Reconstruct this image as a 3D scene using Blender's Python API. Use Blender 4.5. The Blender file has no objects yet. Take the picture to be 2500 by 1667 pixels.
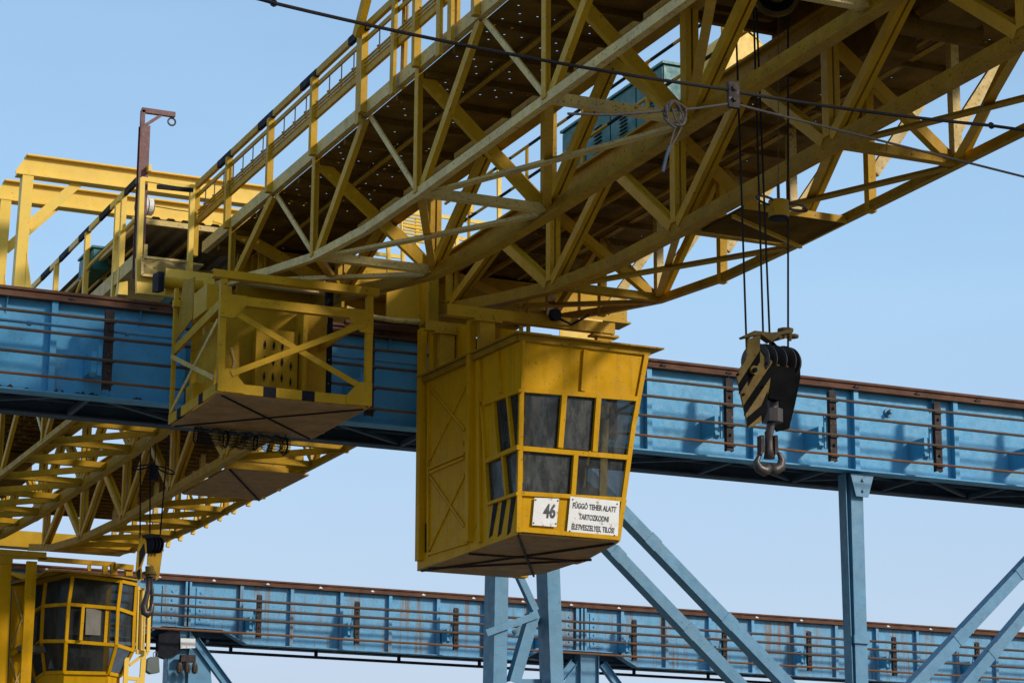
import bpy, math, random
from mathutils import Vector, Matrix
random.seed(7)
V = Vector
sc = bpy.context.scene
COL = sc.collection
R = math.radians

# ------------------------------------------------------------------ camera model (telephoto, looking up)
CP = V((0, 0, 1.6)); FPX = 5970.0
def _cam(h, p, r):
    F = V((math.sin(h)*math.cos(p), math.cos(h)*math.cos(p), math.sin(p)))
    Rt = V((math.cos(h), -math.sin(h), 0)); D = F.cross(Rt)
    c, s = math.cos(r), math.sin(r)
    return c*Rt + s*D, -s*Rt + c*D, F
CR, CD, CF = _cam(R(23.929), R(13.947), R(-.366))
def P(u, v, ax, val):
    """survey helper: the point of the plane ax=val seen along photo direction (u,v)"""
    d = CR*((u-1250)/FPX) + CD*((v-833.5)/FPX) + CF
    i = 'XYZ'.index(ax)
    return CP + d*((val-CP[i])/d[i])
cam = bpy.data.cameras.new('camera'); co = bpy.data.objects.new('camera', cam); COL.objects.link(co)
m = Matrix((( CR.x, -CD.x, -CF.x, CP.x), (CR.y, -CD.y, -CF.y, CP.y), (CR.z, -CD.z, -CF.z, CP.z), (0, 0, 0, 1)))
co.matrix_world = m
cam.sensor_width = 36; cam.lens = FPX/2500*36; cam.clip_end = 5000; cam.clip_start = .1
sc.camera = co

# ------------------------------------------------------------------ light
SUN_AZ, SUN_EL = R(36), R(28)          # azimuth from -Y towards +X
sv = V((math.sin(SUN_AZ)*math.cos(SUN_EL), -math.cos(SUN_AZ)*math.cos(SUN_EL), math.sin(SUN_EL)))
sl = bpy.data.lights.new('sun', 'SUN'); sl.energy = 2.0; sl.angle = R(7); sl.color = (1, .93, .82)
so = bpy.data.objects.new('sun', sl); COL.objects.link(so)
so.rotation_euler = sv.to_track_quat('Z', 'Y').to_euler(); so.location = (0, 0, 60)
w = bpy.data.worlds.new('World'); sc.world = w; w.use_nodes = True
nt = w.node_tree; N = nt.nodes; L = nt.links
bg = N['Background']
sky = N.new('ShaderNodeTexSky'); sky.sky_type = 'NISHITA'; sky.sun_disc = False
sky.sun_elevation = SUN_EL; sky.sun_rotation = math.atan2(sv.x, sv.y)
sky.air_density = 1.0; sky.dust_density = 0.6; sky.ozone_density = 2.2; sky.altitude = 100
# thin high veil of cloud
tc = N.new('ShaderNodeTexCoord'); mp = N.new('ShaderNodeMapping'); mp.inputs['Scale'].default_value = (1.2, 1.2, 5)
nz = N.new('ShaderNodeTexNoise'); nz.inputs['Scale'].default_value = 2.2; nz.inputs['Detail'].default_value = 7; nz.inputs['Roughness'].default_value = .5
rp = N.new('ShaderNodeValToRGB'); rp.color_ramp.elements[0].position = .35; rp.color_ramp.elements[1].position = .75
rp.color_ramp.elements[0].color = (.0, .0, .0, 1); rp.color_ramp.elements[1].color = (.34, .34, .34, 1)
mx = N.new('ShaderNodeMixRGB'); mx.inputs[2].default_value = (2.95, 3.72, 4.75, 1)
L.new(tc.outputs['Generated'], mp.inputs[0]); L.new(mp.outputs[0], nz.inputs[0]); L.new(nz.outputs[0], rp.inputs[0])
sx = N.new('ShaderNodeSeparateXYZ'); L.new(tc.outputs['Generated'], sx.inputs[0])
hz = N.new('ShaderNodeMapRange'); hz.inputs[1].default_value = .12; hz.inputs[2].default_value = .42; hz.inputs[3].default_value = .72; hz.inputs[4].default_value = .30; L.new(sx.outputs[2], hz.inputs[0])
ad = N.new('ShaderNodeMath'); ad.operation = 'ADD'; ad.use_clamp = True; L.new(hz.outputs[0], ad.inputs[0]); L.new(rp.outputs[0], ad.inputs[1])
L.new(ad.outputs[0], mx.inputs[0]); hc = N.new('ShaderNodeMixRGB'); hc.inputs[1].default_value = (2.95, 3.42, 4.25, 1); hc.inputs[2].default_value = (2.35, 3.75, 5.2, 1); hr_ = N.new('ShaderNodeMapRange'); hr_.inputs[1].default_value = .10; hr_.inputs[2].default_value = .28; L.new(sx.outputs[2], hr_.inputs[0]); L.new(hr_.outputs[0], hc.inputs[0]); L.new(hc.outputs[0], mx.inputs[2])
L.new(sky.outputs[0], mx.inputs[1]); L.new(mx.outputs[0], bg.inputs[0])
bg.inputs[1].default_value = .12
sc.view_settings.view_transform = 'Standard'; sc.view_settings.look = 'None'
sc.view_settings.exposure = .62; sc.view_settings.gamma = 1
sc.cycles.max_bounces = 6

# ------------------------------------------------------------------ materials
def mat(name, base, rough=.5, metal=0, var=.18, vscale=3., spots=0, spotcol=(.07, .03, .015), spotscale=22, streak=0, streakcol=(.16, .07, .02), bump=.15, dirt=.25, dirtcol=(.09, .075, .055), spec=.5, dent=0):
    m = bpy.data.materials.new(name); m.use_nodes = True
    n = m.node_tree.nodes; l = m.node_tree.links
    b = n['Principled BSDF']; b.inputs['Roughness'].default_value = rough; b.inputs['Metallic'].default_value = metal
    b.inputs['Specular IOR Level'].default_value = spec
    g = n.new('ShaderNodeNewGeometry')
    def noise(s, d=5, sc_=None, r=.55):
        t = n.new('ShaderNodeTexNoise'); t.inputs['Scale'].default_value = s; t.inputs['Detail'].default_value = d; t.inputs['Roughness'].default_value = r
        if sc_:
            q = n.new('ShaderNodeMapping'); q.inputs['Scale'].default_value = sc_; l.new(g.outputs['Position'], q.inputs[0]); l.new(q.outputs[0], t.inputs[0])
        else: l.new(g.outputs['Position'], t.inputs[0])
        return t.outputs[0]
    def ramp(src, a, c, lo=0, hi=1):
        t = n.new('ShaderNodeMapRange'); t.inputs[1].default_value = a; t.inputs[2].default_value = c
        t.inputs[3].default_value = lo; t.inputs[4].default_value = hi; l.new(src, t.inputs[0]); return t.outputs[0]
    def mix(f, a, c, mode='MIX'):
        t = n.new('ShaderNodeMixRGB'); t.blend_type = mode
        for i, x in ((0, f), (1, a), (2, c)):
            if isinstance(x, (float, int)): t.inputs[i].default_value = x
            elif isinstance(x, tuple): t.inputs[i].default_value = (*x, 1)
            else: l.new(x, t.inputs[i])
        return t.outputs[0]
    a = tuple(c*(1-var) for c in base); c = tuple(min(1, k*(1+var)) for k in base)
    col = mix(ramp(noise(vscale), .3, .7), a, c)
    if dirt: col = mix(ramp(noise(1.3, 8, (1, 1, .45), .65), .48, .75, 0, dirt), col, dirtcol)
    if streak: col = mix(ramp(noise(7, 4, (1, 1, .06), .65), .52, .66, 0, streak), col, streakcol)
    if spots:
        col = mix(ramp(noise(spotscale, 6, None, .7), .66-.1*spots, .70-.08*spots, 0, .85), col, spotcol)
    l.new(col, b.inputs['Base Color'])
    l.new(ramp(noise(7), .3, .7, max(.05, rough-.12), min(1, rough+.15)), b.inputs['Roughness'])
    if bump:
        bp = n.new('ShaderNodeBump'); bp.inputs['Strength'].default_value = bump; bp.inputs['Distance'].default_value = .02
        l.new(noise(30, 6), bp.inputs['Height']); l.new(bp.outputs[0], b.inputs['Normal'])
        if dent:
            b2 = n.new('ShaderNodeBump'); b2.inputs['Strength'].default_value = .5; b2.inputs['Distance'].default_value = .06; l.new(noise(1.7, 2), b2.inputs['Height']); l.new(b2.outputs[0], bp.inputs['Normal'])
    return m
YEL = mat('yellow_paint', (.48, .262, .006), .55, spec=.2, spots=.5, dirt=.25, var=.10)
YC2 = mat('shaded_golden_paint', (.38, .205, .003), .6, spec=.15, spots=.6, dirt=.35, dirtcol=(.14, .08, .01))  # darker copy of the yellow that holds the far crane's shade in its colour
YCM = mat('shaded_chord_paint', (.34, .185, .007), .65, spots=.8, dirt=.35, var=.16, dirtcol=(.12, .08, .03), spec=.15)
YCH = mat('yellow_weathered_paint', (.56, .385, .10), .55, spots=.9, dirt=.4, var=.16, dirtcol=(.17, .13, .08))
YCAB = mat('cab_yellow_paint', (.58, .295, .0), .6, spots=.4, dirt=.3, var=.07, vscale=2, dirtcol=(.30, .15, .0), bump=.06, spec=.12, streak=.28, streakcol=(.28, .13, .0), dent=1)
YPAL = mat('pale_yellow_paint', (.80, .50, .05), .5, spots=.3, dirt=.1, var=.05, bump=.06)
DECK = mat('deck_plate_paint', (.15, .080, .012), .8, spec=.1, spots=.8, dirt=.5, var=.3, dirtcol=(.06, .035, .015))
BRN = mat('brown_primer_floor', (.36, .20, .075), .6, spec=.06, spots=.5, dirt=.5, var=.25, dirtcol=(.30, .22, .16))
BLUE = mat('blue_paint', (.055, .30, .50), .5, spots=.35, dirt=.18, var=.12, dirtcol=(.22, .34, .42), streak=.12, streakcol=(.08, .22, .36))
BLUR = mat('rust_streaked_blue_paint', (.10, .32, .50), .55, spots=.85, dirt=.22, var=.14, dirtcol=(.25, .36, .42), streak=.85, streakcol=(.20, .105, .04))
BLUC = mat('column_blue_paint', (.08, .225, .345), .5, spots=.4, dirt=.2, var=.12, dirtcol=(.22, .3, .34))
DBLU = mat('dark_blue_paint', (.035, .065, .10), .7, spots=.5, dirt=.4, var=.3, dirtcol=(.03, .03, .03))  # much darker blue with near-black blotches
RUST = mat('rusty_rail_steel', (.12, .052, .028), .75, spec=.2, spots=.6, dirt=.2, var=.3, spotcol=(.05, .02, .012), dirtcol=(.2, .13, .08))
BARM = mat('conductor_bar_steel', (.085, .055, .035), .7, spec=.3, var=.15, dirt=.2)
BARR = mat('rusty_bar_steel', (.17, .075, .03), .75, spec=.2, var=.2, dirt=.2)
BRK = mat('brown_bracket_steel', (.035, .021, .017), .7, spec=.25, spots=.6, var=.3, spotcol=(.2, .15, .12))
SHBLK = mat('shaded_greasy_black', (.005, .005, .005), .9, spec=.05, var=.5, dirt=.1, dirtcol=(.02, .014, .008))  # hook-block shade put into the base colour; the brown blotches are grease
BLK = mat('black_paint', (.008, .009, .014), .7, spec=.15, var=.2, dirt=.15, dirtcol=(.05, .04, .03))
ROPE = mat('greased_wire_rope', (.018, .016, .016), .8, spec=.1, bump=.4, dirt=.2)
CABL = mat('grey_wire_rope', (.09, .072, .06), .8, spec=.2, bump=.4, dirt=.2)
DCAB = mat('dark_cable', (.022, .017, .016), .8, spec=.15, bump=.3)
GRN = mat('green_enamel', (.010, .135, .125), .45, var=.1, dirt=.15, dirtcol=(.05, .1, .08))
TEAL = mat('teal_enamel', (.05, .22, .25), .4, var=.1)
WHT = mat('white_enamel', (.72, .70, .66), .45, spots=.7, spotcol=(.3, .12, .03), spotscale=9, dirt=.12, var=.05, dirtcol=(.45, .32, .12))
INK = mat('black_lettering', (.015, .015, .015), .5, var=.1, dirt=0, bump=0)
GRAY = mat('grey_sheet', (.17, .15, .12), .7, var=.15, streak=.4, streakcol=(.08, .07, .055))
STL = mat('dull_steel', (.055, .042, .036), .45, metal=.3, var=.3, dirt=.3, spots=.4)
GREB = mat('grey_green_box', (.10, .12, .10), .6, var=.15)
INT = mat('cab_interior_paint', (.10, .085, .06), .7, var=.2)
GRND = mat('yard_concrete', (.17, .15, .115), .9, var=.25, vscale=.3, dirt=.4, bump=0)
REDB = mat('dark_red_brown_paint', (.13, .035, .022), .5, spots=.5, var=.15, spotcol=(.3, .2, .16))
GRY = mat('shaded_greasy_yellow_paint', (.13, .078, .009), .6, spots=.9, dirt=.7, var=.3, dirtcol=(.03, .022, .012), spec=.2)  # yellow darkened to hold the hook block's shade, with grease blotches over it
CLO = mat('grey_cloth', (.22, .20, .19), .9, var=.3)
def glass(name, tint, alpha):
    m = bpy.data.materials.new(name); m.use_nodes = True; n = m.node_tree.nodes; l = m.node_tree.links
    b = n['Principled BSDF']; b.inputs['Base Color'].default_value = (.05, .052, .05, 1); b.inputs['Roughness'].default_value = .15; b.inputs['Specular IOR Level'].default_value = .22
    t = n.new('ShaderNodeBsdfTransparent'); t.inputs[0].default_value = (*tint, 1)
    x = n.new('ShaderNodeMixShader'); g = n.new('ShaderNodeNewGeometry')
    z = n.new('ShaderNodeTexNoise'); z.inputs['Scale'].default_value = 3.5; z.inputs['Detail'].default_value = 8; z.inputs['Roughness'].default_value = .7
    zm = n.new('ShaderNodeMapping'); zm.inputs['Scale'].default_value = (1, 1, .35); l.new(g.outputs['Position'], zm.inputs[0]); l.new(zm.outputs[0], z.inputs[0])
    r = n.new('ShaderNodeMapRange'); r.inputs[1].default_value = .35; r.inputs[2].default_value = .7; r.inputs[3].default_value = alpha-.14; r.inputs[4].default_value = alpha+.12
    l.new(z.outputs[0], r.inputs[0]); l.new(r.outputs[0], x.inputs[0]); l.new(t.outputs[0], x.inputs[1]); l.new(b.outputs[0], x.inputs[2])
    z2 = n.new('ShaderNodeTexNoise'); z2.inputs['Scale'].default_value = 35; z2.inputs['Detail'].default_value = 5; l.new(g.outputs['Position'], z2.inputs[0])
    r2 = n.new('ShaderNodeValToRGB'); r2.color_ramp.elements[0].position = .66; r2.color_ramp.elements[0].color = (.035, .037, .034, 1)
    r2.color_ramp.elements[1].position = .78; r2.color_ramp.elements[1].color = (.16, .14, .09, 1)
    l.new(z2.outputs[0], r2.inputs[0]); z3_ = n.new('ShaderNodeTexNoise'); z3_.inputs['Scale'].default_value = 5; z3_.inputs['Detail'].default_value = 9; z3_.inputs['Roughness'].default_value = .75; l.new(zm.outputs[0], z3_.inputs[0])
    r3 = n.new('ShaderNodeValToRGB'); r3.color_ramp.elements[0].position = .42; r3.color_ramp.elements[0].color = (.0, .0, .0, 1); r3.color_ramp.elements[1].position = .75; r3.color_ramp.elements[1].color = (.055, .057, .05, 1); l.new(z3_.outputs[0], r3.inputs[0])
    ma = n.new('ShaderNodeMixRGB'); ma.blend_type = 'ADD'; ma.inputs[0].default_value = 1; l.new(r2.outputs[0], ma.inputs[1]); l.new(r3.outputs[0], ma.inputs[2]); l.new(ma.outputs[0], b.inputs['Base Color'])
    r4 = n.new('ShaderNodeMapRange'); r4.inputs[1].default_value = .4; r4.inputs[2].default_value = .7; r4.inputs[3].default_value = .08; r4.inputs[4].default_value = .55; l.new(z3_.outputs[0], r4.inputs[0]); l.new(r4.outputs[0], b.inputs['Roughness'])
    l.new(x.outputs[0], n['Material Output'].inputs[0]); return m
GLS = glass('dirty_window_glass', (.55, .58, .60), .45)
GLD = glass('dark_window_glass', (.42, .44, .42), .68)

# ------------------------------------------------------------------ mesh building
class MB:
    def __init__(s): s.v = []; s.f = []; s.m = []
    def add(s, vs, fs, mi=0):
        o = len(s.v); s.v += [tuple(x) for x in vs]; s.f += [tuple(o+i for i in f) for f in fs]; s.m += [mi]*len(fs); return s
    def box(s, a, b, mi=0):
        (x0, y0, z0), (x1, y1, z1) = a, b
        vs = [(x, y, z) for z in (z0, z1) for y in (y0, y1) for x in (x0, x1)]
        return s.add(vs, [(0, 2, 3, 1), (4, 5, 7, 6), (0, 1, 5, 4), (2, 6, 7, 3), (0, 4, 6, 2), (1, 3, 7, 5)], mi)
    def rects(s, p0, p1, side, rs, mi=0):
        p0 = V(p0); p1 = V(p1); d = (p1-p0).normalized(); sd = V(side); sd = (sd - d*sd.dot(d)).normalized(); u = d.cross(sd)
        for (a0, a1, b0, b1) in rs:
            vs = [p + sd*a + u*b for p in (p0, p1) for a, b in ((a0, b0), (a1, b0), (a1, b1), (a0, b1))]
            s.add(vs, [(3, 2, 1, 0), (4, 5, 6, 7), (0, 1, 5, 4), (1, 2, 6, 5), (2, 3, 7, 6), (3, 0, 4, 7)], mi)
        return s
    def bar(s, p0, p1, w, h=None, side=(1, 0, 0), mi=0, prof='box'):
        h = h or w; t = .014
        if prof == 'box': rs = [(-w/2, w/2, -h/2, h/2)]
        elif prof == 'D': g = .03; rs = [(-w/2, -g/2, -h/2, h/2), (g/2, w/2, -h/2, h/2)]
        elif prof == 'L': rs = [(-w/2, -w/2+t, -h/2, h/2), (-w/2+t, w/2, -h/2, -h/2+t)]
        elif prof == 'L2': rs = [(-w/2, -w/2+t, -h/2, h/2), (-w/2+t, w/2, h/2-t, h/2)]
        elif prof == 'I': rs = [(-w/2, w/2, -h/2, -h/2+t), (-w/2, w/2, h/2-t, h/2), (-t/2, t/2, -h/2+t, h/2-t)]
        elif prof == 'H': rs = [(-w/2, -w/2+t, -h/2, h/2), (w/2-t, w/2, -h/2, h/2), (-w/2+t, w/2-t, -t/2, t/2)]
        elif prof == 'U': rs = [(-w/2, -w/2+t, -h/2, h/2), (-w/2+t, w/2, -h/2, -h/2+t), (-w/2+t, w/2, h/2-t, h/2)]
        return s.rects(p0, p1, side, rs, mi)
    def tube(s, pts, r, n=8, mi=0, closed=False):
        pts = [V(p) for p in pts]; k = len(pts); vs = []; a = None
        for i, p in enumerate(pts):
            d = (pts[min(i+1, k-1)] - pts[max(i-1, 0)]).normalized() if not closed else (pts[(i+1) % k]-pts[i-1]).normalized()
            if a is None: a = d.orthogonal().normalized()
            a = (a - d*a.dot(d)).normalized(); b = d.cross(a)
            rr = r[i] if isinstance(r, (list, tuple)) else r
            vs += [p + (a*math.cos(2*math.pi*j/n) + b*math.sin(2*math.pi*j/n))*rr for j in range(n)]
        fs = [(i*n+j, i*n+(j+1) % n, (i+1)*n+(j+1) % n, (i+1)*n+j) for i in range(k-1) for j in range(n)]
        if closed: fs += [((k-1)*n+j, (k-1)*n+(j+1) % n, (j+1) % n, j) for j in range(n)]
        else: fs += [tuple(range(n))[::-1], tuple((k-1)*n+j for j in range(n))]
        return s.add(vs, fs, mi)
    def prism(s, poly, vec, mi=0):
        poly = [V(p) for p in poly]; n = len(poly); v = V(vec)
        vs = poly + [p+v for p in poly]
        return s.add(vs, [tuple(range(n))[::-1], tuple(range(n, 2*n))] + [(i, (i+1) % n, n+(i+1) % n, n+i) for i in range(n)], mi)
    def disc(s, c, axis, r, th, n=28, mi=0):
        c = V(c); a = V(axis).normalized(); return s.tube([c-a*th/2, c+a*th/2], r, n, mi)
    def text(s, st, size, O, ax, ay, nrm, mi=0, sx=1., bold=.0, th=.004, fit=None):
        cu = bpy.data.curves.new('t', 'FONT'); cu.body = st; cu.size = size; cu.align_x = 'CENTER'; cu.align_y = 'CENTER'; cu.offset = bold
        cu.resolution_u = 3; o = bpy.data.objects.new('t', cu); COL.objects.link(o)
        dg = bpy.context.evaluated_depsgraph_get(); me = bpy.data.meshes.new_from_object(o.evaluated_get(dg))
        if fit: xs = [v.co.x for v in me.vertices]; sx = fit/(max(xs)-min(xs))
        O, ax, ay, nrm = V(O), V(ax).normalized(), V(ay).normalized(), V(nrm).normalized()
        vs = [O + ax*(v.co.x*sx) + ay*v.co.y + nrm*th for v in me.vertices]
        s.add(vs, [tuple(p.vertices) for p in me.polygons], mi)
        bpy.data.objects.remove(o); bpy.data.meshes.remove(me); bpy.data.curves.remove(cu); return s
    def build(s, name, mats, parent=None, smooth=False, **kw):
        me = bpy.data.meshes.new(name); me.from_pydata(s.v, [], s.f)
        for x in (mats if isinstance(mats, (list, tuple)) else [mats]): me.materials.append(x)
        me.polygons.foreach_set('material_index', s.m)
        if smooth: me.polygons.foreach_set('use_smooth', [True]*len(s.f))
        me.update(); o = bpy.data.objects.new(name, me); COL.objects.link(o)
        if parent:
            o.parent = parent
            q = parent; w_ = V((0, 0, 0))
            while q: w_ += q.location; q = q.parent
            o.location = -w_                      # meshes are written in world metres
        for k, x in kw.items(): o[k] = x
        return o
def thing(name, loc, label, cat, group=None):
    o = bpy.data.objects.new(name, None); o.empty_display_size = .3; COL.objects.link(o); o.location = loc
    o['label'] = label; o['category'] = cat; o['kind'] = 'thing'
    if group: o['group'] = group
    return o
def tag(o, label, cat, group=None):
    o['kind'] = 'thing'
    o['label'] = label; o['category'] = cat
    if group: o['group'] = group
    return o
def lerp(a, b, t): return V(a)*(1-t) + V(b)*t
def perf(mb, x0, x1, y0, y1, z, cell=.25, r=.022, miss=.25, th=.006, mi=0):
    """steel floor sheet with drain holes"""
    nx = max(1, round((x1-x0)/cell)); ny = max(1, round((y1-y0)/cell)); dx = (x1-x0)/nx; dy = (y1-y0)/ny
    for i in range(nx):
        for j in range(ny):
            X0, X1, Y0, Y1 = x0+i*dx, x0+(i+1)*dx, y0+j*dy, y0+(j+1)*dy
            if random.random() < miss or (j % 8) == 7:
                for zz in (z, z+th): mb.add([(X0, Y0, zz), (X1, Y0, zz), (X1, Y1, zz), (X0, Y1, zz)], [(0, 1, 2, 3)], mi)
                continue
            cx, cy = (X0+X1)/2 + (dx*.25 if j % 2 else -dx*.22), (Y0+Y1)/2
            o = [(X0, Y0), (cx, Y0), (X1, Y0), (X1, cy), (X1, Y1), (cx, Y1), (X0, Y1), (X0, cy)]
            h = [(cx+r*math.cos(a), cy+r*math.sin(a)) for a in [R(225+45*k) for k in range(8)]]
            vs = [(a, b, z) for a, b in o+h]
            fs = [(k, (k+1) % 8, 8+(k+1) % 8, 8+k) for k in range(8)]
            mb.add(vs, fs, mi); mb.add([(a, b, z+th) for a, b, _ in vs], fs, mi)
    return mb

# ------------------------------------------------------------------ ground
g = MB(); g.add([(-1500, -1500, 0), (1500, -1500, 0), (1500, 1500, 0), (-1500, 1500, 0)], [(0, 1, 2, 3)])
o = g.build('ground', GRND); o['kind'] = 'structure'

# ================================================================== RUNWAYS
def runway(name, label, Y, X0, X1, z0, z1, stiffX, brkX, finX, bars, paint, back=2.0, br=.027, notch=(), clips=None, railm=RUST, cat='runway girder'):
    root = thing(name, ((X0+X1)/2, Y, z0), label, cat)
    wy = Y+.16                                   # web plane behind the flange edge
    mb = MB()
    # web with the haunch cut out over each column
    top = z1-.19
    xs = [X0]
    for a, b, h in notch: xs += [a, a+.75, b-.75, b]
    xs.append(X1)
    def zb(x):
        for a, b, h in notch:
            if a < x < b: return z0 + h*min(1, (x-a)/.75, (b-x)/.75)
        return z0
    for a, b in zip(xs[:-1], xs[1:]):
        mb.prism([(a, wy, zb(a+1e-6)), (b, wy, zb(b-1e-6)), (b, wy, top), (a, wy, top)], (0, .014, 0), 0)
    mb.build('web', paint, root)
    mb = MB()
    mb.box((X0, Y-.02, top+.001), (X1, Y+.36, top+.025), 0)
    mb.build('top_flange', [RUST], root)
    mb = MB()
    for a, b in zip(xs[:-1], xs[1:]):
        p = V((a, Y, zb(a+1e-6))); q = V((b, Y, zb(b-1e-6)))
        mb.prism([p, q, q+V((0, .34, 0)), p+V((0, .34, 0))], (0, 0, -.025))
    mb.build('bottom_flange', paint, root)
    # rail: foot, web, head + clips
    mb = MB(); yc = Y+.12
    mb.box((X0, yc-.10, top+.027), (X1, yc+.10, top+.045)); mb.box((X0, yc-.012, top+.045), (X1, yc+.012, z1-.045)); mb.box((X0, yc-.045, z1-.045), (X1, yc+.045, z1))
    mb.build('rail', railm, root)
    for x in (clips or []):
        c = MB(); c.box((x-.05, yc-.13, top+.046), (x+.05, yc-.04, top+.075)); c.box((x-.02, yc-.11, top+.075), (x+.02, yc-.07, top+.10)); c.build('rail_clip', BRK if railm is RUST and paint is BLUE else WHT, root)
    for x in stiffX:
        zz = zb(x)
        s = MB(); s.box((x-.05, Y+.035, zz+.003), (x+.05, wy-.002, top-.003)); s.build('stiffener', paint, root)
    for x in finX:
        s = MB(); s.prism([(x, wy-.003, top-.003), (x, Y+.03, top-.003), (x, wy-.003, top-.26)], (.012, 0, 0)); s.build('flange_gusset', paint, root)
    # underside: back girder and lattice between
    u = MB(); yb = Y+back
    u.box((X0, yb-.30, z0), (X1, yb, z0+.03)); u.box((X0, yb-.16, z0+.03), (X1, yb-.14, z0+.5)); 
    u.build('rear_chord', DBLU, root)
    u = MB()
    u.box((X0, Y+.62, z0+.16), (X1, Y+.66, z0+.34)); u.box((X0, Y+1.15, z0+.10), (X1, Y+1.19, z0+.28))
    u.box((X0, Y+.35, z0+.5), (X1, yb-.02, z0+.52))
    x = X0+.5; k = 0
    while x < X1-2.2:
        u.bar((x, Y+.36, z0+.07), (x+1.9, yb-.32, z0+.07), .09, .06, side=(1, 0, 0)) if k % 2 == 0 else u.bar((x, yb-.32, z0+.07), (x+1.9, Y+.36, z0+.07), .09, .06)
        u.bar((x, Y+.36, z0+.05), (x, yb-.32, z0+.05), .08, .08)
        x += 2.0; k += 1
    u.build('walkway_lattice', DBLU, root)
    # conductor brackets
    for x in brkX:
        b = MB(); yb_ = Y-.43
        b.box((x-.07, yb_-.06, bars[-1]-.12), (x+.07, yb_-.045, bars[0]+.16)); b.box((x-.07, yb_-.044, bars[-1]-.12), (x-.055, yb_+.04, bars[0]+.16)); b.box((x+.055, yb_-.044, bars[-1]-.12), (x+.07, yb_+.04, bars[0]+.16))
        b.prism([(x-.07, yb_-.06, bars[0]+.162), (x+.07, yb_-.06, bars[0]+.162), (x+.07, yb_+.07, bars[0]+.20), (x-.07, yb_+.07, bars[0]+.20)], (0, 0, .012))
        for zz in bars: b.box((x-.085, yb_-.10, zz-.045), (x+.085, yb_-.061, zz-.022))
        for zz in ((bars[0]+bars[1])/2, (bars[2]+bars[3])/2): b.disc((x+.015, yb_-.08, zz), (0, 1, 0), .028, .04, 10)
        b.build('bar_bracket', BRK, root)
        a = MB(); zc = (bars[1]+bars[3])/2+.04
        a.box((x-.15, yb_+.01, zc-.28), (x-.085, yb_+.05, zc+.32)); a.box((x-.25, yb_+.05, zc-.22), (x-.152, wy-.002, zc+.12)); a.prism([(x-.25, yb_+.03, zc-.23), (x-.16, yb_+.03, zc-.23), (x-.16, yb_+.12, zc-.29), (x-.25, yb_+.12, zc-.29)], (0, 0, .05))
        a.build('bracket_arm', BLUE, root)
    for i, zz in enumerate(bars):
        b = MB(); n = 24
        pts = [(lerp((X0, Y-.51, zz), (X1, Y-.51, zz), t/n) + V((0, 0, random.uniform(-.006, .006)))) for t in range(n+1)]
        b.tube(pts, br if i < 3 else br*.85, 8); b.build('conductor_bar', BARM if i < 3 else BARR, root)
    return root
stm = [10.07 + k*2.16 for k in range(-5, 16)]
r1 = runway('runway_girder', 'near blue crane runway girder with brown rail and four conductor bars, behind the cab', 38.0, -3, 44, 10.24, 11.93,
       [19.58-2.16*k for k in range(11)] + [21.74, 23.9, 26.1, 28.3, 30.5, 33], [9.56-4.4, 9.56, 14.05, 18.6, 20.92, 23.07, 25.34, 27.6, 29.8], [8.9+2.2*k-.9 for k in range(-3, 13)],
       (11.38, 11.08, 10.72, 10.36), BLUE, 2.05, clips=[9.0+1.35*k-4 for k in range(26)])
# conduit pipe and anchor bolt on the near girder
b = MB(); b.tube([(-3, 37.72, 11.24), (9.6, 37.72, 11.26), (15, 37.72, 11.25)], .028, 8)
for x in (7, 8.3, 9.9): b.tube([(x-.03, 37.72, 11.25), (x+.03, 37.72, 11.25)], .045, 8)
b.build('conduit_pipe', BLUC, r1)
b = MB(); c0 = P(2168, 1007, 'Y', 38.15); b.disc(c0, (0, 1, 0), .085, .05); b.disc(c0+V((0, -.08, 0)), (0, 1, 0), .045, .12, 6); b.build('anchor_bolt', BLUC, r1)
for k in range(16):
    b = MB(); x = 7.9+random.random()*2.6; wd = random.uniform(.05, .16); b.prism([(x, 38.03, 10.242), (x+wd, 38.03, 10.242), (x+wd*.6, 38.06, 10.25+random.uniform(.02, .07))], (0, .04, 0)); b.build('paint_flake', BRK, r1)

Z2 = 11.93
rst = [21.38+1.53*k for k in range(-9, 26)]
nY = 67.2
na, nb = P(590, 1560, 'Y', nY).x-3.1, P(590, 1560, 'Y', nY).x+.15
nc, nd = P(1330, 1600, 'Y', nY).x-.75, P(1545, 1620, 'Y', nY).x+.15
r2 = runway('runway_girder', 'far rust-streaked blue runway girder with white rail clips, low in the picture', nY, 2, 62, 10.06, 11.93,
       [x for x in rst if not (18.8 < x < 20.2)], [18.55-3.05, 18.55, 21.75, 24.74, 27.86, 30.9, 33.77, 36.91, 39.95, 43.1, 46.28, 49.5], [],
       (11.22, 10.96, 10.67, 10.28), BLUR, 1.2, .04, notch=[(na, nb, .38), (nc, nd, .38)], clips=[18.9+1.62*k for k in range(-6, 24)])
b = MB(); b.box((2, nY+.5, 9.80), (62, nY+.56, 9.88))
for k in range(24): b.box((3+k*2.6, nY+.51, 9.881), (3.1+k*2.6, nY+.55, 10.05))
b.build('hanger_bar', BLK, r2)
for xc in (P(460, 1450, 'Y', nY).x, P(1425, 1550, 'Y', nY).x):
    b = MB(); b.box((xc-.09, nY-.02, 10.45), (xc-.03, nY+.155, 11.72)); b.box((xc+.03, nY-.02, 10.45), (xc+.09, nY+.155, 11.72))
    for sx in (-1, 1):
        b.box((xc+sx*.5-.22, nY+.13, 10.55), (xc+sx*.5+.22, nY+.158, 11.6))
        for zz in (10.7, 10.95, 11.2, 11.45): b.disc((xc+sx*.42, nY+.12, zz), (0, 1, 0), .035, .04, 8)
    b.build('splice_plate', BLUR, r2)

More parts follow.
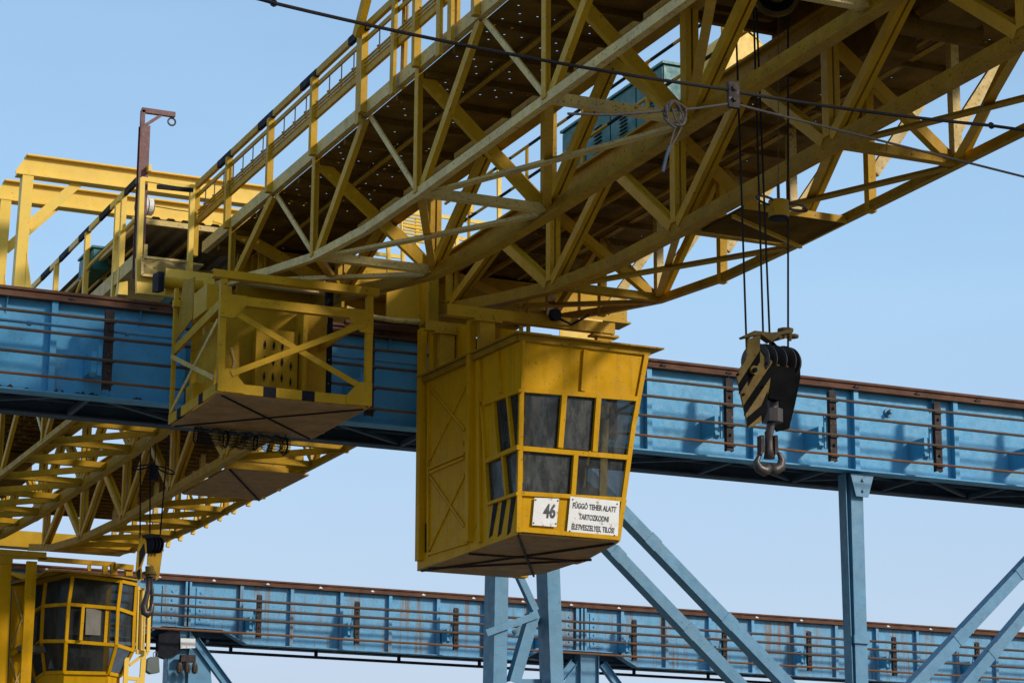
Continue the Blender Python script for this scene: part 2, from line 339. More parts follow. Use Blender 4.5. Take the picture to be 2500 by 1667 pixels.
# ---------------------------------------------------------------- columns
def col_trestle():
    r = thing('trestle_column', (17.4, 39, 0), 'twin-legged blue trestle column standing directly below the yellow cab', 'column')
    for (u0, u1) in (((1192, 1400), (1187, 1667)), ((1318, 1400), (1327, 1667))):
        p = P(*u0, 'Y', 39.0); q = P(*u1, 'Y', 39.0); d = (p-q)/(p.z-q.z)
        top = p + d*(10.2-p.z); bot = p + d*(0-p.z)
        b = MB(); wX = .50 if u0[0] < 1300 else .46
        a = V((.16, 0, 0)); a2 = V((.355, .14, 0))
        b.bar(bot+a, top+a, .25, .46, side=(1, 0, 0)); b.bar(bot+a2, top+a2, .13, .14, side=(1, 0, 0)); b.box((bot.x-.1, 38.7, 0), (bot.x+.7, 39.3, .05)); b.build('leg', BLUC, r)
    def mem(n, *pts, w=.12, y=38.85, prof='L'):
        b = MB(); q = [P(u, v, 'Y', y) for u, v in pts]; b.bar(q[0], q[1], w, w, side=(0, 1, 0), prof=prof); b.build(n, BLUC, r)
    mem('diagonal_brace', (1262, 1395), (1306, 1490)); mem('cross_beam', (1185, 1545), (1312, 1500), y=38.75)
    mem('diagonal_brace', (1300, 1500), (1252, 1667), w=.2); mem('cross_beam', (1250, 1548), (1312, 1510), y=39.2)
    mem('cross_beam', (1265, 1664), (1320, 1664), w=.1, y=39.1)
    b = MB(); b.prism([P(1355, 1447, 'Y', 39), P(1371, 1496, 'Y', 39), P(1356, 1496, 'Y', 39)], (0, .02, 0)); b.build('gusset_plate', BLUC, r)
col_trestle()
def strut_col():
    r = thing('strut_column', (24.5, 38.5, 0), 'slender blue post with fanned diagonal struts carrying the near girder at right', 'column')
    t = P(2098, 1158, 'Y', 38.1); b = MB(); b.bar((t.x+.02, 38.35, 0), (t.x-.08, 38.35, 10.2), .30, .26, side=(1, 0, 0), prof='H'); b.box((t.x-.13, 38.2, 0), (t.x+.13, 38.5, 10.19)); b.build('post', BLUC, r)
    b = MB(); c = P(2104, 1165, 'Y', 38.1); b.prism([c+V((-.24, 0, .06)), c+V((-.13, 0, -.36)), c+V((.13, 0, -.36)), c+V((.26, 0, .06))], (0, .03, 0))
    b.disc(c+V((.02, -.01, -.05)), (0, 1, 0), .03, .05, 6); b.disc(c+V((.02, -.01, -.25)), (0, 1, 0), .03, .05, 6); b.build('gusset_plate', BLUC, r)
    b = MB(); b.box((t.x-.17, 38.15, 7.05), (t.x+.15, 38.22, 7.2)); b.build('splice_plate', BLUC, r)
    for y, (a, c) in ((38.15, ((1530, 1255), (1925, 1667))), (39.7, ((1492, 1335), (1808, 1667))), (38.15, ((2500, 1390), (2240, 1667))), (39.7, ((2500, 1505), (2420, 1600)))):
        p = P(*a, 'Y', y); q = P(*c, 'Y', y); d = (p-q)/(p.z-q.z); top = p+d*(10.2-p.z); bot = p+d*(4.9-p.z)
        b = MB(); b.bar(bot, top, .05, .21, side=(0, 1, 0)); b.bar(bot+V((0, .13, -.13)), top+V((0, .13, -.13)), .22, .02, side=(0, 1, 0)); b.bar(bot+V((0, .13, .13)), top+V((0, .13, .13)), .22, .02, side=(0, 1, 0))
        for t_ in (.2, .45, .7): 
            k = lerp(bot, top, t_); dd = (top-bot).normalized(); b.bar(k-dd*.12, k+dd*.12, .07, .24, side=(0, 1, 0))
        b.build('diagonal_strut', BLUC, r)
strut_col()
def rear_col(name, label, u0, full):
    pc = P(u0, 1600, 'Y', 67.3); x = pc.x
    r = thing('haunch_column', (x, 67.6, 0), label, 'column', 'columns under the far runway girder')
    b = MB(); b.bar((x, 67.6, 0), (x, 67.6, 10.35), .62, .5, side=(1, 0, 0), prof='H'); b.box((x-.29, 67.45, 0), (x+.29, 67.5, 10.35)); b.build('post', BLUC, r)
    b = MB(); b.prism([(x+.32, 67.5, 10.4), (x+.32, 67.5, 8.5), (x+1.1, 67.5, 8.5), (x+.95, 67.5, 9.6)] if full else [(x-.32, 67.5, 10.2), (x-.32, 67.5, 9.3), (x-.9, 67.5, 9.3)], (0, .03, 0)); b.build('gusset_plate', BLUC, r)
    for s in ((1,) if full else (1, -1)):
        b = MB(); b.bar((x+s*4.6, 67.5, 5.2), (x+s*.5, 67.5, 10.1), .2, .24, side=(0, 1, 0), prof='I'); b.build('diagonal_strut', BLUC, r)
    b = MB(); b.bar((x+3.2, 68.4, 6.2), (x+.3, 68.4, 9.3), .14, .16, side=(0, 1, 0)); b.build('diagonal_strut', DBLU, r)
    return r, x
rc, xc = rear_col('haunch_column', 'sooty blue column at lower left with caged warning lamps, under the far girder', 438, True)
b = MB(); b.prism([P(u, v, 'Y', 67.25) for u, v in ((388, 1548), (440, 1530), (440, 1593), (405, 1606), (386, 1600))], (0, .3, 0)); b.build('soot_shield', BLK, rc)
b = MB(); b.prism([P(u, v, 'Y', 67.2) for u, v in ((441, 1557), (477, 1558), (477, 1581), (441, 1582))], (0, .03, 0)); b.build('enamel_plate', WHT, rc)
b = MB(); b.prism([P(u, v, 'Y', 67.1) for u, v in ((443, 1597), (478, 1598), (478, 1615), (442, 1614))], (0, .2, 0)); b.build('lamp_box', BRK, rc)
for u in (438, 457, 475):
    c = P(u, 1631, 'Y', 67.05); b = MB(); b.tube([c+V((0, 0, .17)), c+V((0, 0, .12)), c+V((0, 0, 0)), c+V((0, 0, -.1)), c+V((0, 0, -.15))], [.05, .07, .085, .07, .03], 12)
    o = b.build('warning_lamp', BARM, rc)
    b = MB()
    for k in range(6): b.tube([c+V((math.cos(k)*.09, math.sin(k)*.09, .1)), c+V((math.cos(k)*.10, math.sin(k)*.10, 0)), c+V((math.cos(k)*.07, math.sin(k)*.07, -.14))], .006, 5)
    b.build('wire_guard', BRK, o)
b = MB(); b.prism([P(u, v, 'Y', 67.0) for u, v in ((361, 1608), (369, 1602), (388, 1603), (390, 1640), (370, 1643), (359, 1636))], (0, .3, 0)); q = P(379, 1597, 'Y', 67.1)
b.tube([q+V((.06*math.cos(k*.7), 0, .08*math.sin(k*.7))) for k in range(9)], .012, 6, closed=True); b.build('switch_box', GREB, rc)
rear_col('haunch_column', 'blue haunched column behind the trestle column, under the far girder', 1442, False)

# ================================================================== BRIDGE LATTICE
def interp(pts, y):
    pts = sorted(pts)
    if y <= pts[0][0]: return pts[0][1]
    for (a, b), (c, d) in zip(pts[:-1], pts[1:]):
        if a <= y <= c: return b+(d-b)*(y-a)/(c-a)
    return pts[-1][1]
def bridge(root, XS, zc, zt, nodes, yend, y0, holes=True, light=False, bn=None):
    aL, mL, mR, aR = XS
    half = (nodes[0]-nodes[1])/2
    zb = lambda y: interp(zc, y)
    for i, X in enumerate(XS):
        main = i in (1, 2); w = .13 if main else .10; h = .165 if main else .12
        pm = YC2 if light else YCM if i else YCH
        ys = sorted({y0, yend, *nodes, *[n+half for n in nodes], *[p[0] for p in zc if p[0] < yend]})
        ys = [y for y in ys if y0 <= y <= yend]
        mb = MB()
        for a, b in zip(ys[:-1], ys[1:]):
            mb.bar((X, a, zb(a)), (X, b, zb(b)), w, h)
            if main: mb.bar((X, a, zb(a)-h/2-.012), (X, b, zb(b)-h/2-.012), w+.045, .022)
        if main:
            tb = -.26 if i == 1 else -.24
            tq = 0 if i == 1 else -.18
            mb.box((X-.05, y0, zt+tb), (X+.05, yend, zt+.20+tq)); mb.box((X-.12, y0, zt+tb-.03), (X+.12, yend, zt+tb-.002)); mb.box((X-.12, y0, zt+.202+tq), (X+.12, yend, zt+.23+tq))
            mb.box((X-.035, y0, zt+.231+tq), (X+.035, yend, zt+.30+tq))
        else:
            mb.box((X-.05, y0, zt+.012), (X+.05, yend, zt+.20)) if i == 0 else mb.box((X-.05, y0, zt-.02), (X+.05, yend, zt+.16))
        tr = mb.build('lattice_truss', pm, root)
        zT = zt-.27 if main else zt+.01
        for k, n in enumerate(nodes):
            zn = zb(n)
            v = MB()
            if main: v.bar((X, n, zn+.08), (X, n, zT), .18, .15, prof='D')
            else: v.bar((X-.008, n, zn), (X-.008, n, zT), .118, .12, prof='L2' if i == 0 else 'box')
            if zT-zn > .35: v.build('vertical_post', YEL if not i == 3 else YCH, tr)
            if i in (0, 3) and n+half < yend:
                pass
            if i == 3 and n-half > y0:
                v = MB(); v.bar((X, n-half, zb(n-half)-.09), (X, n-half, zT), .118, .12, prof='box'); v.build('vertical_post', YEL, tr)
            for s, th in ((-1, 1), (1, 0)):
                y2 = n+s*half
                if y2 > yend or y2 < y0: continue
                d = MB(); off = .0
                if main: d.bar((X, n+s*.10, zn+.05), (X, y2-s*.06, zT), .17, .15, prof='D')
                elif th: d.bar((X+.012, n+s*.07, zn+.02), (X+.012, y2-s*.03, zT), .08, .14, prof='L')
                else: d.bar((X+.03, n+s*.07, zn+.02), (X+.03, y2-s*.02, zT), .03, .08)
                d.build('diagonal_brace', YEL if (main or th) else YCH, tr)
            if main:
                gp = MB(); gp.prism([(X-.006, n-.34, zn+.05), (X-.006, n+.34, zn+.05), (X-.006, n+.18, zn+.34), (X-.006, n-.18, zn+.34)], (.012, 0, 0)); gp.build('gusset_plate', YCM, tr)
    tn = nodes; nodes = bn or nodes; half = (nodes[0]-nodes[1])/2
    for k, n in enumerate(nodes):
        zn = zb(n)
        for A, B, wd in ((aL, mL, 0), (mR, aR, 1)):
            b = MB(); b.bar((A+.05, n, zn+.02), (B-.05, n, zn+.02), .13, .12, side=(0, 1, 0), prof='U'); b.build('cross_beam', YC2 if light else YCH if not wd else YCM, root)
            if k+1 < len(nodes):
                n2 = nodes[k+1]; z2 = zb(n2)
                if wd or n > 27 or light: b = MB(); b.bar((A+.06, n-.1, zn-.01), (B-.06, n2+.1, z2-.01), .13 if light else .09, .06 if light else .13, side=(0, 0, 1), prof='L' if not light else 'box'); b.build('wind_brace', YC2 if light else YCH if not wd else YCM, root) if (wd or n > 27 or light) else None
                if light: continue
                b = MB(); b.bar((B-.06, n-.1, zn+.06), (A+.06, n2+.1, z2+.06), .08, .11, side=(0, 0, 1), prof='L'); b.build('wind_brace', YEL, root)
            if zt-zn > .5 and n in tn:
                b = MB()
                if not wd: b.bar((A+.03, n+.08, zt-.02), (B-.08, n+.08, zn+.1), .09, .175, side=(0, 1, 0), prof='U')
                else: b.bar((A+.03, n+.08, zt-.3), (B-.05, n+.08, zn+.06), .12, .14, side=(0, 1, 0), prof='L')
                b.build('sway_brace', YEL, root)
        for yy in (n, n+half, n+half/2, n-half/2):
            if y0 < yy < yend:
                b = MB(); b.box((aL+.052, yy-.04, zt-.09), (mL-.125, yy+.04, zt-.003)); b.build('deck_joist', DECK, root); b = MB(); b.box((mR+.125, yy-.04, zt-.09), (aR+(.8 if not light else .5), yy+.04, zt-.003)); b.build('deck_joist', DECK, root)
    for a, b_ in ((aL+.052, mL-.122), (mR+.122, aR+(.85 if not light else .5))):
        d = MB()
        perf(d, a, b_, y0, yend, zt, miss=.3 if a < mL else .7, r=.019 if a < mL else .015)
        d.box((a+.8, y0, zt-.05), (a+.83, yend, zt-.002))
        d.build('walkway_deck', DECK, root)
    return zb

# ------------------------------------------------------------------ crane 1
K1 = thing('overhead_crane', (14.5, 30, 11.9), 'yellow lattice overhead crane numbered 46, crossing from upper right over the near girder', 'crane')
nod1 = [37.25, 33.15, 29.0, 24.9, 20.8, 16.7, 12.6]
ZC1 = [(8, 11.37), (29, 11.37), (31, 11.40), (33.15, 11.56), (35.2, 11.86), (37.25, 12.2), (38.6, 12.42)]
bridge(K1, (11.5, 13.4, 15.4, 17.25), ZC1, 13.1, nod1, 38.9, 8)
# pipes and a gearbox under the right walkway
for X_, z_, r_ in ((16.05, 12.86, .05), (16.75, 12.93, .035), (12.3, 12.95, .03)):
    b = MB(); b.tube([(X_, 9, z_), (X_, 20, z_-.02), (X_, 30, z_), (X_, 37.5, z_)], r_, 8); b.build('cable_conduit', YCM, K1)
b = MB(); b.box((15.75, 22.4, 12.55), (16.55, 23.4, 13.05)); b.tube([(15.6, 24.0, 12.75), (17.0, 24.0, 12.75)], .16, 16); b.box((15.9, 24.6, 12.62), (16.5, 25.5, 13.0)); b.build('travel_drive', DECK, K1)
b = MB(); b.box((18.10, 8, 13.02), (18.15, 38.9, 13.2)); b.build('deck_edge_beam', YCH, K1)
for n in [27.0-.05, 25.0, 23, 21, 31.1, 29.05, 33.2, 35.2]:
    b = MB(); b.bar((17.32, n, 11.85), (18.12, n, 13.0), .07, .15, side=(0, 1, 0)); b.build('deck_bracket', YCH, K1)
# left handrail
posts = [39.2, 37.35, 35.18, 33.12, 31.0, 28.95, 26.9, 24.85, 22.8, 20.7, 18.6, 16.5, 14.4]
b = MB(); X = 11.42
b.bar((X, 10, 14.40), (X, 39.25, 14.40), .06, .11); b.bar((X+.02, 10, 14.23), (X+.02, 39.2, 14.23), .03, .07)
b.bar((X+.02, 10, 13.73), (X+.02, 39.2, 13.73), .05, .09)
for k in range(5): b.tube([(X+.0+.02*(k % 2), 10, 13.80+.028*k), (X+.02*(k % 2), 20, 13.79+.028*k), (X+.02*(k % 2), 30, 13.80+.028*k), (X+.02*(k % 2), 39.1, 13.80+.028*k)], .018, 6)
for y in posts[1:]:
    b.bar((X, y-.12, 14.40), (X, y+.62, 14.40), .066, .116, mi=1)
hr = b.build('handrail', [YEL, BLK], K1)
for y in posts:
    p = MB(); p.bar((X-.015, y, 13.12), (X-.015, y, 14.345), .10, .11, prof='box'); p.build('handrail_post', YEL, hr)
y = 38.8
while y > 12:
    p = MB(); p.tube([(X+.03, y, 13.76), (X+.03, y, 14.22)], .010, 5); p.box((X-.0, y-.03, 13.95), (X+.05, y+.03, 13.965)); p.build('cable_hanger', CABL, hr); y -= .52
for u0, v0, u1, v1, xx in ((879, 88, 874, 303, 11.40), (965, 7, 958, 231, 11.38), (992, 0, 984, 216, 11.52), (1075, -60, 1072, 137, 11.38), (1102, -90, 1100, 104, 11.38), (1118, -90, 1114, 100, 11.5)):
    q0 = P(u0, v0, 'X', xx); q1 = P(u1, v1, 'X', xx); b = MB(); b.bar(q0+V((0, 0, .6 if u0 > 900 else 0)), q1, .05, .13, prof='box'); b.build('portal_post', YEL, K1)
q0 = P(885, 35+20, 'X', 11.35); q1 = P(925, -60, 'X', 11.35)
b = MB(); b.bar(P(872, 88, 'X', 11.32), P(915, -80, 'X', 11.32), .10, .16, prof='U'); b.build('portal_brace', YEL, K1)
# inner right handrail, striped pipe
b = MB(); X = 15.60
for zz in (14.3, 13.75):
    y = 10
    k = 0
    while y < 38:
        b.tube([(X, y, zz), (X, y+.72, zz)], .026, 8, mi=k % 2); y += .72; k += 1
    if zz > 14: hr2 = b.build('handrail', [YEL, BLK], K1); b = MB()
    else: b.build('mid_rail', [YEL, BLK], hr2)
for y in (12, 16, 20, 24, 26.2, 28, 30.3, 32.5, 34.6, 37):
    p = MB(); p.tube([(X, y, 13.1), (X, y, 14.3)], .03, 8); p.build('handrail_post', YEL, hr2)
# outer right handrail
b = MB(); 
b.tube([(18.08, 8, 14.3), (18.08, 38.8, 14.3)], .026, 8); hr3 = b.build('handrail', YEL, K1)
b = MB(); b.tube([(18.08, 8, 13.75), (18.08, 38.8, 13.75)], .026, 8); b.build('mid_rail', YEL, hr3)
for y in range(10, 39, 2):
    p = MB(); p.tube([(18.08, y, 13.2), (18.08, y, 14.3)], .03, 8); p.build('handrail_post', YEL, hr3)
# end carriage riding the rail
b = MB(); b.box((12.2, 38.0, 12.50), (19.2, 38.5, 12.53)); b.box((12.2, 38.0, 13.0), (19.2, 38.5, 13.03))
b.box((12.2, 38.06, 12.531), (19.15, 38.10, 12.999)); b.box((12.2, 38.40, 12.531), (19.15, 38.44, 12.999))
for x in (12.3, 12.9, 13.6, 14.7, 15.8, 17.2, 18.2): b.box((x, 38.01, 12.531), (x+.03, 38.058, 12.999))
ec = b.build('end_carriage', YEL, K1)
for x in (11.0, 18.2):
    b = MB(); b.disc((x, 38.12, 12.14), (0, 1, 0), .21, .12); b.disc((x, 38.03, 12.14), (0, 1, 0), .26, .03); b.build('wheel', BRK, ec)
    b = MB(); b.box((x-.42, 37.98, 12.02), (x+.42, 38.0, 12.5)); b.build('bogie_plate', YPAL, ec)
c = P(388, 690, 'Y', 37.8); b = MB(); b.tube([(c.x+.75, 37.85, c.z+.03), (c.x+.05, 37.85, c.z+.03)], .10, 16, mi=1); b.prism([(c.x+.04, 37.62, c.z-.19), (c.x+.04, 37.98, c.z-.13), (c.x+.04, 37.98, c.z+.18), (c.x+.04, 37.62, c.z+.14)], (-.10, 0, 0), 0); b.build('buffer', [BLK, YEL], ec)
b = MB(); b.tube([P(u, v, 'Y', 37.6) for u, v in ((845, 752), (900, 772), (960, 782), (1035, 786))], .045, 10); b.tube([P(u, v, 'Y', 37.9) for u, v in ((842, 786), (1030, 808))], .05, 10, mi=1); b.build('service_pipe', [YCH, RUST], K1)
# big knee plates behind mL chord, above the carriage
b = MB(); b.box((13.5, 37.5, 12.05), (13.55, 38.0, 13.0)); b.box((14.35, 37.6, 11.95), (15.3, 37.64, 13.0)); b.box((14.95, 37.3, 11.9), (15.0, 37.6, 13.0)); b.box((12.0, 38.6, 12.2), (17.2, 38.64, 13.1)); b.build('knee_plate', YEL, K1)
# end walkway (beyond the girder)
X = 10.4
b = MB(); b.bar((X, 38.6, 14.40), (X, 48, 14.40), .05, .11)
for y in (39.4, 41.1, 42.6, 44.1, 45.6): b.bar((X, y, 14.40), (X, y+.75, 14.40), .056, .116, mi=1)
b.tube([(X, 39.0, 13.72), (X, 42.4, 13.68), (X, 42.9, 13.6), (X, 43.5, 13.3), (X, 43.7, 12.9)], .03, 8)
hr4 = b.build('handrail', [YPAL, BLK], K1)
for y in (38.9, 40.21, 40.61, 42.72, 45.09, 47.3):
    p = MB(); p.bar((X-.01, y, 12.5), (X-.01, y, 14.35), .09, .10); p.build('handrail_post', YPAL, hr4)
b = MB(); b.box((10.36, 38.6, 12.80), (10.42, 48, 13.05)); b.box((10.42, 38.6, 12.80), (11.4, 48, 12.83)); b.build('end_platform', YCH, K1)
q = P(345, 440, 'Y', 38.6)
b = MB()
for (u, u2, v0, v1) in ((347, 338, 436, 672), (470, 462, 452, 680)):
    p0 = P(u, v0, 'Y', 38.6); p1 = P(u2, v1, 'Y', 38.6); b.bar(p1, p0, .085, .085)
p0 = P(345, 437, 'Y', 38.6); p1 = P(470, 458, 'Y', 38.6); b.bar(p0, p1, .05, .07, side=(0, 1, 0))
pa, pb = lerp(p0, p1, .3)-V((0, 0, .10)), lerp(p0, p1, 1)-V((0, 0, .06)); b.bar(pa+V((0, -.03, 0)), pb+V((0, -.03, 0)), .05, .07, side=(0, 1, 0), mi=1)
b.build('end_rail_frame', [YPAL, BLK], K1)
# expanded metal screen
b = MB(); c = [P(u, v, 'Y', 38.45) for u, v in ((347, 627), (455, 639), (455, 683), (347, 671))]
nx, nz_ = 26, 16
for i in range(-nz_, nx):
    for s in (0, 1):
        i0, i1 = max(0, i), min(nx, i+nz_)
        if i1 <= i0: continue
        def at(k):
            t = (k-i)/nz_; t = t if s == 0 else 1-t
            return lerp(lerp(c[0], c[1], k/nx), lerp(c[3], c[2], k/nx), t)
        b.bar(at(i0), at(i1), .006, .012, side=(0, 1, 0))
for a, d in ((0, 1), (1, 2), (2, 3), (3, 0)): b.bar(c[a], c[d], .03, .04, side=(0, 1, 0))
b.prism([p+V((0, .08, 0)) for p in c], (0, .01, 0), 1)
b.build('mesh_screen', [YCH, YPAL], K1)
# bright plates under the screen
b = MB(); b.prism([P(u, v, 'Y', 38.55) for u, v in ((334, 628), (334, 715), (455, 728), (455, 683))], (0, .1, 0)); b.prism([P(u, v, 'Y', 38.5) for u, v in ((292, 690), (312, 686), (312, 720), (288, 718))], (0, .2, 0)); b.build('side_plate', YPAL, K1)
# corrugated shed roof over the reel
b = MB(); x = 10.55; yA, yB = 40.0, 46.5
while x < 13.3:
    for (a0, z0_, a1, z1_) in ((0, 0, .05, .055), (.05, .055, .16, .055), (.16, .055, .21, 0), (.21, 0, .27, 0)):
        b.add([(x+a0, yA, 13.93+z0_), (x+a1, yA, 13.93+z1_), (x+a1, yB, 13.93+z1_), (x+a0, yB, 13.93+z0_)], [(0, 1, 2, 3)], 0)
    x += .27
b.box((10.5, yA-.02, 13.83), (13.3, yA+.03, 13.925), 1); b.box((10.5, 42.8, 13.83), (13.3, 42.9, 13.925), 1)
b.bar((10.6, yA, 13.8), (10.6, yB, 13.8), .07, .07, mi=1); b.bar((11.8, yA, 13.88), (11.8, yB, 13.88), .06, .06, mi=1)
b.build('shed_roof', [GRAY, YCH], K1)
b = MB(); b.box((10.9, 46.2, 12.9), (13.3, 46.25, 13.9)); b.build('shed_wall', GRAY, K1)
# portals
def portal(yc, X0, zt):
    b = MB(); b.prism([(X0, yc, zt), (X0-.17, yc, zt-.28), (X0-.17, yc, zt-.34), (15.2, yc, zt-.34), (15.2, yc, zt)], (0, .03, 0))
    b.box((X0, yc-.10, zt+.002), (15.2, yc+.16, zt+.03)); b.box((X0-.15, yc-.10, zt-.37), (15.2, yc+.16, zt-.342))
    pf = b.build('portal_frame', YPAL, K1)
    b = MB(); b.bar((X0+.04, yc+.02, zt-.375), (X0-.02, yc+.02, 12.4), .20, .22); b.prism([(X0+.09, yc-.10, 13.6), (X0+.22, yc-.10, 12.9), (X0+.09, yc-.10, 12.9)], (0, .03, 0)); b.build('portal_post', YPAL, pf)
    b = MB(); b.bar((X0+.10, yc+.02, zt-1.30), (X0+.98, yc+.02, zt-.36), .03, .17, side=(0, 1, 0)); b.build('diagonal_brace', YPAL, pf)
portal(42.0, 9.02, 15.42); portal(43.6, 8.98, 15.40)
# davit post
b = MB(); d0 = P(338, 640, 'Y', 38.8); d1 = P(335, 268, 'Y', 38.8); d2 = P(427, 281, 'Y', 38.8); d1.x = d0.x
b.bar((d0.x, 38.8, 12.5), (d1.x, 38.8, d1.z-.28), .17, .14, prof='I', side=(1, 0, 0)); b.bar((d0.x-.04, 38.8, d1.z-.3), (d1.x-.04, 38.8, d1.z+.0), .07, .08)
b.bar((d1.x-.06, 38.8, d1.z), (d2.x, 38.8, d1.z), .08, .085, side=(0, 1, 0)); b.bar((d1.x, 38.8, d1.z-.27), (d1.x+.28, 38.8, d1.z-.04), .05, .05, side=(0, 1, 0))
dv = b.build('davit_post', REDB, K1)
b = MB(); c = V((d2.x-.05, 38.8, d1.z-.13)); b.tube([c+V((.065*math.cos(k*math.pi/8), 0, .065*math.sin(k*math.pi/8))) for k in range(16)], .016, 8, closed=True); b.build('eye_ring', STL, dv)

# ------------------------------------------------------------------ equipment cage hung left of the cab
F = lambda u, v: P(u, v, 'Y', 34.45)
S_ = lambda u, v: P(u, v, 'X', 10.5)
cz = 9.69; X0, X1, Y0, Y1 = 10.5, 12.86, 34.45, 37.02
b = MB()
for x in (X0, X1): b.bar((x, Y0, cz), (x, Y0, 11.45), .10, .10)
b.bar((X0, Y1, cz), (X0, Y1, 11.9), .06, .08)
b.bar((X0, Y0, 11.10), (X1, Y0, 11.10), .12, .14, side=(0, 1, 0)); b.bar((X0, Y0+.05, 11.06), (X0, Y1, 10.86), .05, .14)
b.bar((X1, Y0, 11.10), (X1, Y1, 11.10), .05, .12)
b.bar((10.32, Y0+.0, 11.49), (13.0, Y0, 11.49), .14, .12, side=(0, 1, 0), prof='U')
b.bar((10.4, Y1-.2, 11.60), (13.0, Y1-.2, 11.60), .12, .12, side=(0, 1, 0))
nseg = 11
for k in range(nseg):
    a, c = X0+.05+(X1-X0-.1)*k/nseg, X0+.05+(X1-X0-.1)*(k+1)/nseg
    b.box((a, Y0-.05, cz-.03), (c, Y0-.02, cz+.12), 1 if k in (3, 6) else 0)
    a, c = Y0+(Y1-Y0)*k/nseg, Y0+(Y1-Y0)*(k+1)/nseg
    b.box((X0-.05, a, cz-.03), (X0-.02, c, cz+.12), 1 if k in (3, 8) else 0)
    b.box((X1+.02, a, cz-.03), (X1+.05, c, cz+.10), 0)
cage = b.build('equipment_cage', [YEL, BLK], K1)
for (x, s) in ((X0, 1), (X1, -1)):
    for z, zs in ((cz-.02, 1), (11.18, -1)):
        g_ = MB(); zz = z if zs > 0 else z
        g_.prism([(x-s*.05, Y0-.056, zz), (x+s*.36, Y0-.056, zz), (x+s*.36, Y0-.056, zz+zs*.14), (x+s*.16, Y0-.056, zz+zs*.36), (x-s*.05, Y0-.056, zz+zs*.36)], (0, -.012, 0)); g_.build('gusset_plate', YEL, cage)
for p, q in (((X0+.2, Y0-.04, 10.9), (X1-.1, Y0-.04, 9.95)), ((X0+.15, Y0-.075, 9.95), (X1-.1, Y0-.075, 10.95))):
    g_ = MB(); g_.bar(p, q, .02, .09, side=(0, 1, 0)); g_.build('diagonal_brace', YEL, cage)
for p, q in (((X0-.04, Y0+.1, 10.8), (X0-.04, Y1-.1, 9.85)), ((X0-.07, Y0+.1, 9.9), (X0-.07, Y1-.1, 10.75))):
    g_ = MB(); g_.bar(p, q, .02, .07); g_.build('diagonal_brace', YCH, cage)
g_ = MB(); g_.box((X0, Y0, cz-.05), (X1, Y1, cz-.031))
g_.bar((X0+.05, Y0+.05, cz-.06), (X1-.05, Y1-.05, cz-.06), .02, .03, side=(0, 0, 1), mi=1); g_.bar((X0+.05, Y1-.05, cz-.06), (X1-.05, Y0+.05, cz-.06), .02, .03, side=(0, 0, 1), mi=1)
g_.build('floor_plate', [BRN, BLK], cage)
g_ = MB(); g_.prism([S_(427, 835), S_(447, 690), S_(474, 676), S_(469, 778)], (.02, 0, 0)); g_.build('side_plate', [YCM, YPAL], cage)
g_ = MB(); c0 = P(506, 692, 'Y', 35.3); g_.box((c0.x, 35.3, c0.z-.42), (c0.x+.4, 36.0, c0.z)); g_.build('junction_box', YEL, cage)
g_ = MB()
bx0, bx1 = P(615, 800, 'Y', 36.6).x, P(722, 800, 'Y', 36.6).x
g_.box((10.7, 36.72, cz), (P(798, 850, 'Y', 36.7).x, 36.76, 11.6)); g_.box((bx0+.03, 36.45, 10.05), (bx1, 36.62, 11.25)); g_.box((bx1+.03, 36.3, cz), (12.5, 36.7, 11.6)); g_.box((bx0+.03, 36.5, cz), (bx1, 36.62, 9.98))
g_.box((10.75, 35.6, cz+.3), (10.8, 36.6, 11.0)); g_.box((10.6, 36.2, cz), (11.3, 36.6, cz+.5))
for i in range(4):
    for j in range(4):
        zc_ = 10.98-.26*j-(0 if i < 3 else .05); xx = bx0+.18+(bx1-bx0-.3)*i/3
        g_.prism([(xx, 36.445, zc_-.07), (xx+.018, 36.445, zc_), (xx, 36.445, zc_+.08), (xx-.018, 36.445, zc_)], (0, -.02, 0), 1)
g_.box((bx0+.03, 36.43, 10.0), (bx1, 36.448, 10.045), 1)
g_.build('switch_panel', [YEL, BLK], cage)
g_ = MB(); g_.tube([(10.75, 36.3, 11.3), (10.8, 36.25, 10.7), (10.95, 36.2, 10.3), (11.0, 36.3, 9.9)], .03, 8); g_.tube([P(u, v, 'Y', 36.3) for u, v in ((563, 850), (572, 885), (560, 935))], .03, 8); g_.build('cable_loop', YCH, cage)
b = MB(); p0 = P(806, 640, 'Y', 37.1); b.bar((p0.x, 37.1, 9.95), (p0.x, 37.1, 12.6), .11, .11, prof='box')
for k in range(6): b.disc((p0.x, 37.04, 10.2+.4*k), (0, 1, 0), .008, .01, 6, mi=1)
b.build('black_post', [BLK, WHT], K1)
# rolled wire mesh under the cage
b = MB(); mc = P(590, 1075, 'Y', 36.9); mx0 = P(478, 1060, 'Y', 36.9); mx1 = P(704, 1085, 'Y', 36.9)
L_ = 75; Rr = .13
for i in range(L_+1):
    x = mx0.x + (mx1.x-mx0.x)*i/L_; zc_ = 9.50+.02*math.sin(i*.5) - .03*(i/L_)
    r_ = Rr*(1+.12*math.sin(i*.9)); b.tube([(x, 36.9+r_*math.cos(k*.6283), zc_+r_*math.sin(k*.6283)) for k in range(10)], .004 if i % 24 else .012, 4, closed=True)
for k in range(16):
    a = k*2*math.pi/16; b.tube([(mx0.x+(mx1.x-mx0.x)*i/12, 36.9+Rr*(1+.12*math.sin(i*4.6))*math.cos(a), 9.50-.03*i/12+Rr*math.sin(a)*(1+.1*math.sin(i*4.6))) for i in range(13)], .0038, 4)
for k in (0, 1): b.tube([((mx0.x, mx1.x)[k]*.98+.2, 36.9, 9.6), ((mx0.x, mx1.x)[k]*.98+.2, 36.9, 9.66)], .01, 5)
tag(b.build('wire_mesh_roll', BLK), 'black rolled wire mesh slung below the brown floor of the equipment cage', 'wire mesh')

